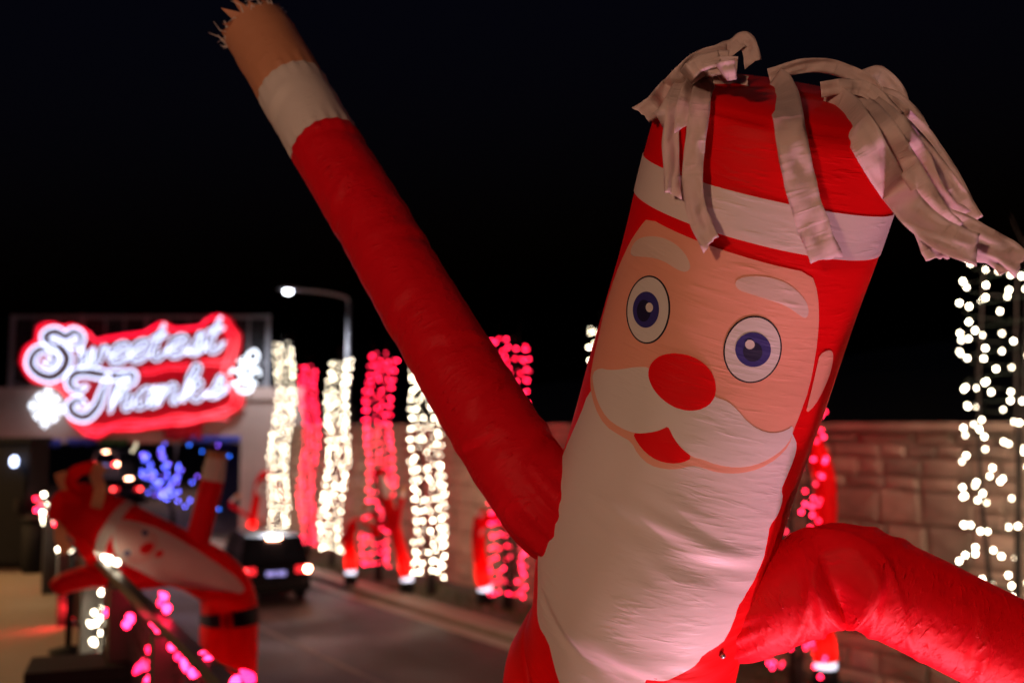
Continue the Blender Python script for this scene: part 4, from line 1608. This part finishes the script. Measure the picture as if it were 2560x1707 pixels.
small_figure((632, 1352), [(632, 1300), (640, 1250), (648, 1205), (668, 1186), (700, 1232), (735, 1298)], .15, [[(634, 1300), (605, 1280), (576, 1260), (600, 1235)], [(650, 1320), (672, 1330), (690, 1335)]],
             'small red tube figure folded double beyond the black car', [(640, 1215), (655, 1200), (668, 1205), (664, 1225), (650, 1240), (642, 1235)])
small_figure((880, 1473), [(876, 1390), (874, 1335), (890, 1308), (928, 1322), (950, 1340)], .155, [[(878, 1350), (862, 1340), (848, 1360)]],
             'small red tube figure drooping right, left of the fourth lit trunk', [(888, 1300), (915, 1312), (932, 1328), (920, 1340), (895, 1325)])
small_figure((1020, 1492), [(1012, 1415), (990, 1330), (965, 1245), (945, 1170)], .16, [[(985, 1330), (945, 1300), (908, 1262)], [(992, 1320), (1000, 1260), (1008, 1215)]],
             'small red tube figure leaning left between red and white lit trunks', [(950, 1185), (965, 1195), (975, 1235), (965, 1250), (950, 1220)])
small_figure((1213, 1520), [(1205, 1430), (1196, 1350), (1204, 1308), (1240, 1296), (1275, 1310)], .175, [[(1200, 1360), (1190, 1310), (1210, 1270)]],
             'small red tube figure folded over just left of the big figure', [(1196, 1330), (1215, 1318), (1245, 1312), (1235, 1330), (1205, 1345)])
small_figure((2052, 1712), [(2056, 1560), (2062, 1380), (2062, 1210), (2040, 1130), (2005, 1082), (1965, 1050)], .185, [[(2066, 1330), (2095, 1260), (2110, 1180)]][:0],
             'small upright red tube figure against the stone wall at right', None, d=16.9)


# ------------------------------------------------------------------ railing
rl = empty('railing', (railx(7.2), 7.2, WZ))
tag(rl, 'dark steel railing draped with red and white bulbs', 'railing')
RZ = CAM_H - 1.1 - WZ


def rp(d, z, off_=0.0):
    return Vector((railx(d), d, WZ + z)) + RAILN * off_ - rl.location


for d in (3.4, 5.6, 7.2, 8.8, 10.8, 12.8, 14.8, 16.8, 18.8):
    p = rp(d, 0)
    MB().obox(p + Vector((0, 0, RZ * .5 - .02)), RAILD * .075, RAILN * .075, Vector((0, 0, RZ * .5 - .022))).build('post', M['steel'], rl)
m = MB()
a, b = rp(3.3, RZ), rp(19.0, RZ)
m.obox((a + b) / 2 + Vector((0, 0, .0)), (b - a) / 2, RAILN * .035, Vector((0, 0, .03)))
m.build('top_rail', M['steel'], rl)
for z in (RZ - .16, .12):
    a, b = rp(3.3, z, .085), rp(19.0, z, .085)
    MB().obox((a + b) / 2, (b - a) / 2, RAILN * .012, Vector((0, 0, .025))).build('lower_rail', M['steel'], rl)
bal = MB().box(-.009, .009, -.009, .009, .125, RZ - .16).mesh('baluster', M['steel'])
d = 3.45
while d < 18.8:
    o = link('baluster', bal, rl, rp(d, 0, .062))
    o.rotation_euler = (0, 0, math.atan2(RAILD.y, RAILD.x))
    d += .125


def rail_bulb(par, org, p, mat, rr, big_=True):
    o = link('bulb', BM[mat + ('_c' if big_ else '')], par, Vector(p) - org)
    o.rotation_euler = (rr.uniform(-1.2, 1.2) + (PI if rr.random() < .5 else 0), rr.uniform(-1.2, 1.2), rr.uniform(0, 6))
    sc = rr.uniform(.9, 1.25)
    o.scale = (sc, sc, sc)
    return o


rr = random.Random(21)


def string_thing(name_label, pts, mats, near=True, d_off=-0.10, group='bulb strings on the railing'):
    """pts are (px, py, d) bulbs; the cable runs through them"""
    P3 = [pix(u, v, d) for u, v, d in pts]
    org = P3[0].copy()
    e = empty('string_lights', org)
    tag(e, name_label, 'string lights', group)
    for i, p in enumerate(P3):
        rail_bulb(e, org, p, mats[i % len(mats)], rr, near)
    MB().tube([p - org + Vector((0, .02, 0)) for p in P3], .005, 4).build('cable', M['cable'], e)
    return e


def dl(x, y):      # distance of a point hanging at the railing below photo column x
    k = (x - 1280) / FPX
    # railx(d) = k d
    return (-1.167 + .55 * 4.26) / (k + .55)


# red bulbs near the viewer (positions read from the photograph)
redn = [(410, 1490), (402, 1505), (417, 1520), (385, 1556), (402, 1545), (398, 1572), (420, 1570), (373, 1622), (440, 1600), (467, 1612), (447, 1640), (462, 1655), (505, 1640), (497, 1672), (482, 1682), (375, 1694), (398, 1662), (520, 1655), (430, 1615), (622, 1693), (590, 1700), (560, 1702)]
string_thing('red cone bulbs clustered along the nearest stretch of railing', [(u, v, min(7.6, max(4.0, dl(u, v))) - .1) for u, v in redn], ('bulb_r', 'bulb_r2', 'bulb_r'))
wpost = [(254, 1480), (235, 1530), (262, 1522), (252, 1545), (240, 1556), (228, 1560), (255, 1580), (233, 1603), (260, 1632), (250, 1648), (262, 1645), (234, 1655)]
string_thing('warm white bulbs hanging down the railing post at lower left', [(u, v, 8.5) for u, v in wpost], ('bulb_w', 'bulb_w2'))
wtop = [(86, 1217), (94, 1222), (100, 1240), (110, 1236), (115, 1262), (120, 1270), (128, 1266), (96, 1284), (94, 1300), (118, 1310), (145, 1311), (152, 1328), (208, 1372), (215, 1382), (222, 1392), (230, 1388), (243, 1366), (226, 1402), (262, 1393), (272, 1398), (292, 1405)]
string_thing('warm white bulbs along the far railing top below the sign', [(u, v, max(6.9, dl(u, v)) - .15) for u, v in wtop], ('bulb_w', 'bulb_w', 'bulb_w2'), near=False)
wdrop = [(150, 1355), (148, 1372), (151, 1384), (150, 1406), (149, 1430)]
string_thing('short drop of white bulbs on the railing post at far left', [(u, v, 12.3) for u, v in wdrop], ('bulb_w2', 'bulb_w'), near=False)
redf = [(90, 1228), (104, 1255), (112, 1280), (138, 1286), (143, 1290), (128, 1320), (100, 1322), (108, 1305), (128, 1318), (172, 1327), (190, 1358), (203, 1362), (176, 1378), (128, 1360), (128, 1384), (178, 1427), (175, 1482), (174, 1500), (130, 1375), (232, 1410)]
string_thing('red bulbs mixed along the far railing top at left', [(u, v, max(7.8, min(17, dl(u, v))) - .2) for u, v in redf], ('bulb_r2', 'bulb_r', 'bulb_r2'), near=False)

rx = random.Random(77)
more_r, more_w = [], []
for k in range(46):
    d_ = rx.uniform(8.6, 18.0)
    p = Vector((railx(d_), d_, WZ + RZ + rx.uniform(-.18, .10))) + RAILN * rx.uniform(-.12, .12)
    (more_r if rx.random() < .62 else more_w).append(p)
for lst, mts, lb in ((more_r, ('bulb_r', 'bulb_r2', 'bulb_r3'), 'extra red bulbs wound along the distant half of the railing'), (more_w, ('bulb_w2', 'bulb_w3', 'bulb_w'), 'extra warm white bulbs wound along the distant half of the railing')):
    lst.sort(key=lambda p: p.y)
    e = empty('string_lights', lst[0])
    tag(e, lb, 'string lights', 'bulb strings on the railing')
    for i, p in enumerate(lst):
        rail_bulb(e, lst[0], p, mts[i % 3], rr, False)
    MB().tube([p - lst[0] for p in lst], .005, 4).build('cable', M['cable'], e)
nr = []
for k in range(26):
    d_ = rx.uniform(4.2, 8.2)
    nr.append(Vector((railx(d_), d_, WZ + RZ - rx.choice((.04, .1, .2, .35, .5)) - rx.uniform(0, .1))) + RAILN * rx.uniform(-.1, .16))
nr.sort(key=lambda p: p.y)
e = empty('string_lights', nr[0])
tag(e, 'red bulbs hanging loose below the top rail near the viewer', 'string lights', 'bulb strings on the railing')
for i, p in enumerate(nr):
    rail_bulb(e, nr[0], p, ('bulb_r2', 'bulb_r', 'bulb_r3')[i % 3], rr, True)
MB().tube([p - nr[0] for p in nr], .005, 4).build('cable', M['cable'], e)

# ------------------------------------------------------------------ things on the walkway at left
cb0 = gnd(-10, 1432, WZ)
cab = empty('equipment_cabinet', cb0)
tag(cab, 'tall black cabinet with a small bluish lamp at left edge', 'cabinet')
top = pix(0, 1108, cb0.y).z - WZ
wL = pix(68, 1300, cb0.y).x - cb0.x
MB().box(-.95, wL, 0, .6, .06, top).build('housing', M['black'], cab)
MB().box(-1.0, wL + .03, -.03, .64, top + .003, top + .08).build('roof', M['black'], cab)
MB().box(-.95, wL, .03, .57, 0, .055).build('plinth', M['concrete'], cab)
dr = MB().box(-.55, wL - .05, -.025, -.003, .15, top - .5).build('door', M['black'], cab)
MB().box(wL - .16, wL - .13, -.06, -.026, .9, 1.05).build('handle', M['steel'], dr)
lp = pix(35, 1153, cb0.y - .08) - cb0
MB().lathe([(.03, -.03), (.07, -.02), (.075, .02), (.03, .04)], n=12, axis='x', c=lp).build('lamp', M['led_blue'], cab, True)

bn0 = gnd(84, 1430, WZ)
bn = empty('litter_bin', bn0)
tag(bn, 'black square litter bin standing beside the cabinet', 'litter bin')
hb = pix(84, 1284, bn0.y).z - WZ
MB().lathe([(.15, .0), (.17, .03), (.18, hb - .15), (.16, hb - .14)], n=14).build('body', M['black'], bn, True)
MB().lathe([(.185, hb - .135), (.19, hb - .06), (.12, hb), (.03, hb + .01)], n=14).build('lid', M['black'], bn, True)

st0 = gnd(170, 1628, WZ)
st = empty('stanchion', st0)
tag(st, 'dark stanchion post with round base left of the railing', 'stanchion')
MB().lathe([(.17, 0), (.17, .02), (.06, .05), (.03, .06)], n=18).build('base', M['black'], st, True)
MB().lathe([(.028, .06), (.028, .9)], n=12).build('post', M['black'], st, True)
MB().lathe([(.028, .9), (.045, .93), (.045, .97), (.02, 1.0)], n=12).build('cap', M['black'], st, True)

rf = empty('floodlight', gnd(196, 1560, WZ))  # lamp added to throw red light over the paving
tag(rf, 'small added red floodlight on the paving left of the railing', 'floodlight')
MB().box(-.09, .09, -.03, .03, .05, .19).build('housing', M['black'], rf)
MB().box(-.1, .1, -.05, .05, 0, .02).build('foot', M['steel'], rf)
MB().box(-.012, .012, -.012, .012, .02, .05).build('bracket', M['steel'], rf)
MB().box(-.078, .078, -.036, -.031, .062, .178).build('lens', M['tail_dim'], rf)
L = bpy.data.lights.new('added_red_light', 'SPOT')
L.energy = 100
L.color = (1.0, .02, .03)
L.spot_size = math.radians(150)
L.spot_blend = .9
L.shadow_soft_size = .08
lo = bpy.data.objects.new('added_red_light', L)
COL.objects.link(lo)
lo.parent = rf
lo.location = (-.02, -.06, .16)
lo.rotation_euler = Vector((-.9, -.35, .02)).to_track_quat('-Z', 'Y').to_euler()

bx0 = pix(200, 1690, 6.9)
eq = empty('equipment_case', (bx0.x, 6.9, WZ))
tag(eq, 'black equipment case on the paving at lower left corner', 'equipment case')
eq.rotation_euler = (0, 0, .35)
hh = pix(200, 1672, 6.9).z - WZ
MB().box(-.34, .34, 0, .5, .03, hh - .09).build('body', M['black'], eq)
MB().box(-.345, .345, -.005, .505, hh - .085, hh).build('lid', M['black'], eq)
MB().box(-.1, .1, -.03, -.006, .2, .24).build('handle', M['steel'], eq)


# ------------------------------------------------------------------ cars
def car(label, loc, heading, paint, W_=1.8, H_=1.6, L_=4.5, hot='right', name='car', plate=True, van=False, z_l=None):
    e = empty(name, loc)
    e.rotation_euler = (0, 0, heading)          # local +x = forward, rear at x = 0
    tag(e, label, 'van' if van else 'car', 'vehicles driving away')
    hw = W_ / 2
    belt = H_ * .60
    body = MB()
    # lower body loft: stations along x
    st_ = [(0.0, .86, .34, belt * .88), (.06, .95, .28, belt * .98), (.5, 1.0, .24, belt), (L_ * .45, 1.0, .22, belt), (L_ * .72, .99, .23, belt * .97), (L_ * .92, .93, .27, belt * .86), (L_, .78, .36, belt * .62)]
    v = []
    for x, k, z0, z1 in st_:
        w = hw * k
        v += [(x, -w * .92, z0), (x, -w, z0 + .2), (x, -w, z1 - .12), (x, -w * .93, z1), (x, w * .93, z1), (x, w, z1 - .12), (x, w, z0 + .2), (x, w * .92, z0)]
    f = [tuple(range(7, -1, -1)), tuple(range(len(v) - 8, len(v)))]
    for i in range(len(st_) - 1):
        for k in range(8):
            f.append((i * 8 + k, i * 8 + (k + 1) % 8, i * 8 + 8 + (k + 1) % 8, i * 8 + 8 + k))
    body.add(v, f)
    # cabin
    r0, r1, r2, r3 = .05, (.22 if van else .42), (L_ * .75 if van else L_ * .52), (L_ * .86 if van else L_ * .70)
    c0, c1 = hw * .93, hw * .78
    zb = belt - .004
    v = [(r0, -c0, zb), (r0, c0, zb), (r1, -c1, H_ - .05), (r1, c1, H_ - .05), (r1 + .2, -c1 * .96, H_), (r1 + .2, c1 * .96, H_), (r2 - .2, -c1 * .96, H_), (r2 - .2, c1 * .96, H_), (r2, -c1, H_ - .06), (r2, c1, H_ - .06), (r3, -c0, zb), (r3, c0, zb)]
    body.add(v, [(1, 0, 2, 3), (3, 2, 4, 5), (5, 4, 6, 7), (7, 6, 8, 9), (9, 8, 10, 11), (0, 10, 8, 6, 4, 2), (1, 3, 5, 7, 9, 11)])
    bo = body.build('body', paint, e)
    bv = bo.modifiers.new('bevel', 'BEVEL')
    bv.width = .03
    bv.segments = 2
    bv.limit_method = 'ANGLE'
    # glass
    def quad(a, b, c, d_, lift):
        A, B_, C, D_ = map(Vector, (a, b, c, d_))
        cc = (A + B_ + C + D_) / 4
        nrm = (B_ - A).cross(D_ - A).normalized()
        q = [cc + (p - cc) * .82 + nrm * lift for p in (A, B_, C, D_)]
        q2 = [p - nrm * .012 for p in q]
        return MB().add(q + q2, [(0, 1, 2, 3), (7, 6, 5, 4), (0, 4, 5, 1), (1, 5, 6, 2), (2, 6, 7, 3), (3, 7, 4, 0)])
    quad((r0, c0, zb), (r0, -c0, zb), (r1, -c1, H_ - .05), (r1, c1, H_ - .05), .006).build('rear_window', M['glass'], e)
    for s_ in (-1, 1):
        mid = (r1 + r2) / 2
        for xa, xb, ta, tb in ((r0 + .15, mid, r1 + .12, mid), (mid + .06, r3 - .25, mid + .06, r2 - .05)):
            p = [(xa, s_ * c0, zb), (xb, s_ * c0, zb), (tb, s_ * c1, H_ - .08), (ta, s_ * c1, H_ - .08)]
            if s_ > 0:
                p = p[::-1]
            quad(*p, .008).build('side_window', M['glass'], e)
    # wheels
    for x in (L_ * .2, L_ * .8):
        for s_ in (-1, 1):
            wv = MB().lathe([(.20, -.1), (.31, -.11), (.34, -.07), (.34, .07), (.31, .11), (.20, .1)], n=20, axis='y').build('wheel', M['rubber'], e, True, (x, s_ * (hw - .1), .34))
            MB().lathe([(.03, -.115), (.19, -.10), (.2, .0), (.19, .10), (.03, .115)], n=14, axis='y').build('rim', M['rim'], wv, True)
    # lamps
    zl = z_l or belt * .84
    for s_ in (-1, 1):
        bright = (hot == 'both') or (hot == 'right' and s_ < 0)
        hsg = MB().box(-.03, .10, s_ * hw * .72 - .16, s_ * hw * .72 + .16, zl - .08, zl + .08).build('tail_lamp', M['tail_dim'] if hot != 'both' else M['tail'], e)
        MB().lathe([(.02, -.02), (.075, -.012), (.075, .012), (.02, .02)], n=12, axis='x').build('brake_bulb', M['tail_hot'] if bright else M['tail'], hsg, True, (-.045, s_ * hw * .86, zl))
    MB().box(r1 - .10, r1 - .03, -.16, .16, H_ - .10, H_ - .05).build('third_brake_lamp', M['tail_hot'], e)
    bp = MB().box(-.10, .08, -hw * .93, hw * .93, .34, .56).build('rear_bumper', M['black'], e)
    if plate:
        for q in (-.13, .13):
            MB().box(-.045, -.02, q - .11, q + .11, zl - .13, zl - .02).build('number_plate', M['plate'], e)
    MB().tube([(.02, hw * .5, .27), (-.1, hw * .5, .26)], .03, 8).build('exhaust', M['rim'], e)
    MB().box(L_ * .55, L_ * .6, hw * 1.0, hw * 1.12, belt - .02, belt + .1).build('mirror', paint, e)
    MB().box(L_ * .55, L_ * .6, -hw * 1.12, -hw * 1.0, belt - .02, belt + .1).build('mirror', paint, e)
    return e


HD = math.atan2(-RT.y, -RT.x)
c0 = gnd(688, 1512)
car('black car braking in the road between the railing and lit trunks', Vector((c0.x, c0.y, 0)), HD - .18, M['carblack'], W_=1.82, H_=1.68)
vv_ = pix(262, 1160, 74)
car('pale van with bright brake lamps beyond the underpass', Vector((vv_.x, 74, 0.0)), PI / 2 + .1, M['carwhite'], W_=2.1, H_=2.6, L_=5.2, hot='both', name='van', van=True, z_l=vv_.z, plate=True)
vv_ = pix(317, 1222, 57)
car('grey car with red tail lamps inside the underpass', Vector((vv_.x, 57, 0.0)), PI / 2 + .1, M['cargrey'], W_=1.75, H_=1.5, L_=4.3, hot='none', z_l=vv_.z, plate=False)

# ------------------------------------------------------------------ blue lit tree and bulbs in the underpass
DB = 46.0
bt = gnd(432, 1303)
bt = Vector((pix(432, 1300, DB).x, DB, 0))
tr = empty('bare_tree', bt)
tag(tr, 'small bare tree with two boughs under the overpass', 'tree')
tk = MB().tube([(0, 0, 0), (-.02, 0, .5), tuple(pix(428, 1262, DB) - bt)], [.13, .1, .08], 8)
tk.build('trunk', M['bark'], tr, True)
fork = pix(428, 1262, DB)
bough = []
for pts in ([(428, 1262), (405, 1225), (380, 1180), (355, 1130)], [(428, 1262), (428, 1220), (415, 1165), (405, 1112)], [(428, 1230), (440, 1200), (452, 1165)], [(405, 1225), (375, 1195), (352, 1178)], [(428, 1262), (400, 1240), (370, 1225)]):
    P_ = catmull([pix(u, v, DB) for u, v in pts], 8)
    bough.append(P_)
    MB().tube([p - bt for p in P_], [.06 - .045 * i / (len(P_) - 1) for i in range(len(P_))], 6).build('bough', M['bark'], tr, True)
rb = random.Random(9)
bs = empty('string_lights', fork)
tag(bs, 'dense blue string lights on the forked tree under the overpass', 'string lights')
for P_, n_ in zip(bough, (46, 34, 14, 10, 5)):
    for k in range(n_):
        p = rb.choice(P_[4:]) + Vector((rb.uniform(-.16, .16), rb.uniform(-.14, .05), rb.uniform(-.14, .14)))
        link('bulb', BM['bulb_b' if rb.random() < .75 else 'bulb_p'], bs, p - fork)
    MB().tube([p - fork + Vector((.0, -.07, 0)) for p in P_], .008, 3).build('cable', M['cable'], bs)
loose = [(545, 1113, 'bulb_p'), (505, 1128, 'bulb_b2'), (473, 1112, 'bulb_b2'), (573, 1140, 'bulb_b2'), (493, 1190, 'bulb_p'), (480, 1205, 'bulb_b'), (447, 1228, 'bulb_b'), (445, 1252, 'bulb_b'), (475, 1250, 'bulb_b'), (463, 1265, 'bulb_b'), (547, 1272, 'bulb_b2')]
ls = empty('string_lights', pix(505, 1128, DO + 12.8))
tag(ls, 'sparse blue and violet bulbs hanging against the dark underpass wall', 'string lights')
P_ = []
for u, v, k in loose:
    p = pix(u, v, DO + 12.9) - ls.location
    P_.append(p)
    o = link('bulb', BM[k], ls, p)
    o.scale = (1.4, 1.4, 1.4)
MB().tube(catmull(sorted(P_, key=lambda p: p.x), 4), .008, 3).build('cable', M['cable'], ls)
wf = empty('string_lights', pix(340, 1110, 42.0))
tag(wf, 'three warm white bulbs left of the blue lit tree', 'string lights')
P_ = []
for u, v in ((340, 1108), (338, 1116), (331, 1128)):
    p = pix(u, v, 42.0) - wf.location
    P_.append(p)
    link('bulb', BM['bulb_w2'], wf, p)
MB().tube([P_[0] + Vector((0, 0, pix(340, 1108, 42).z * 0 + .25))] + P_, .008, 3).build('cable', M['cable'], wf)
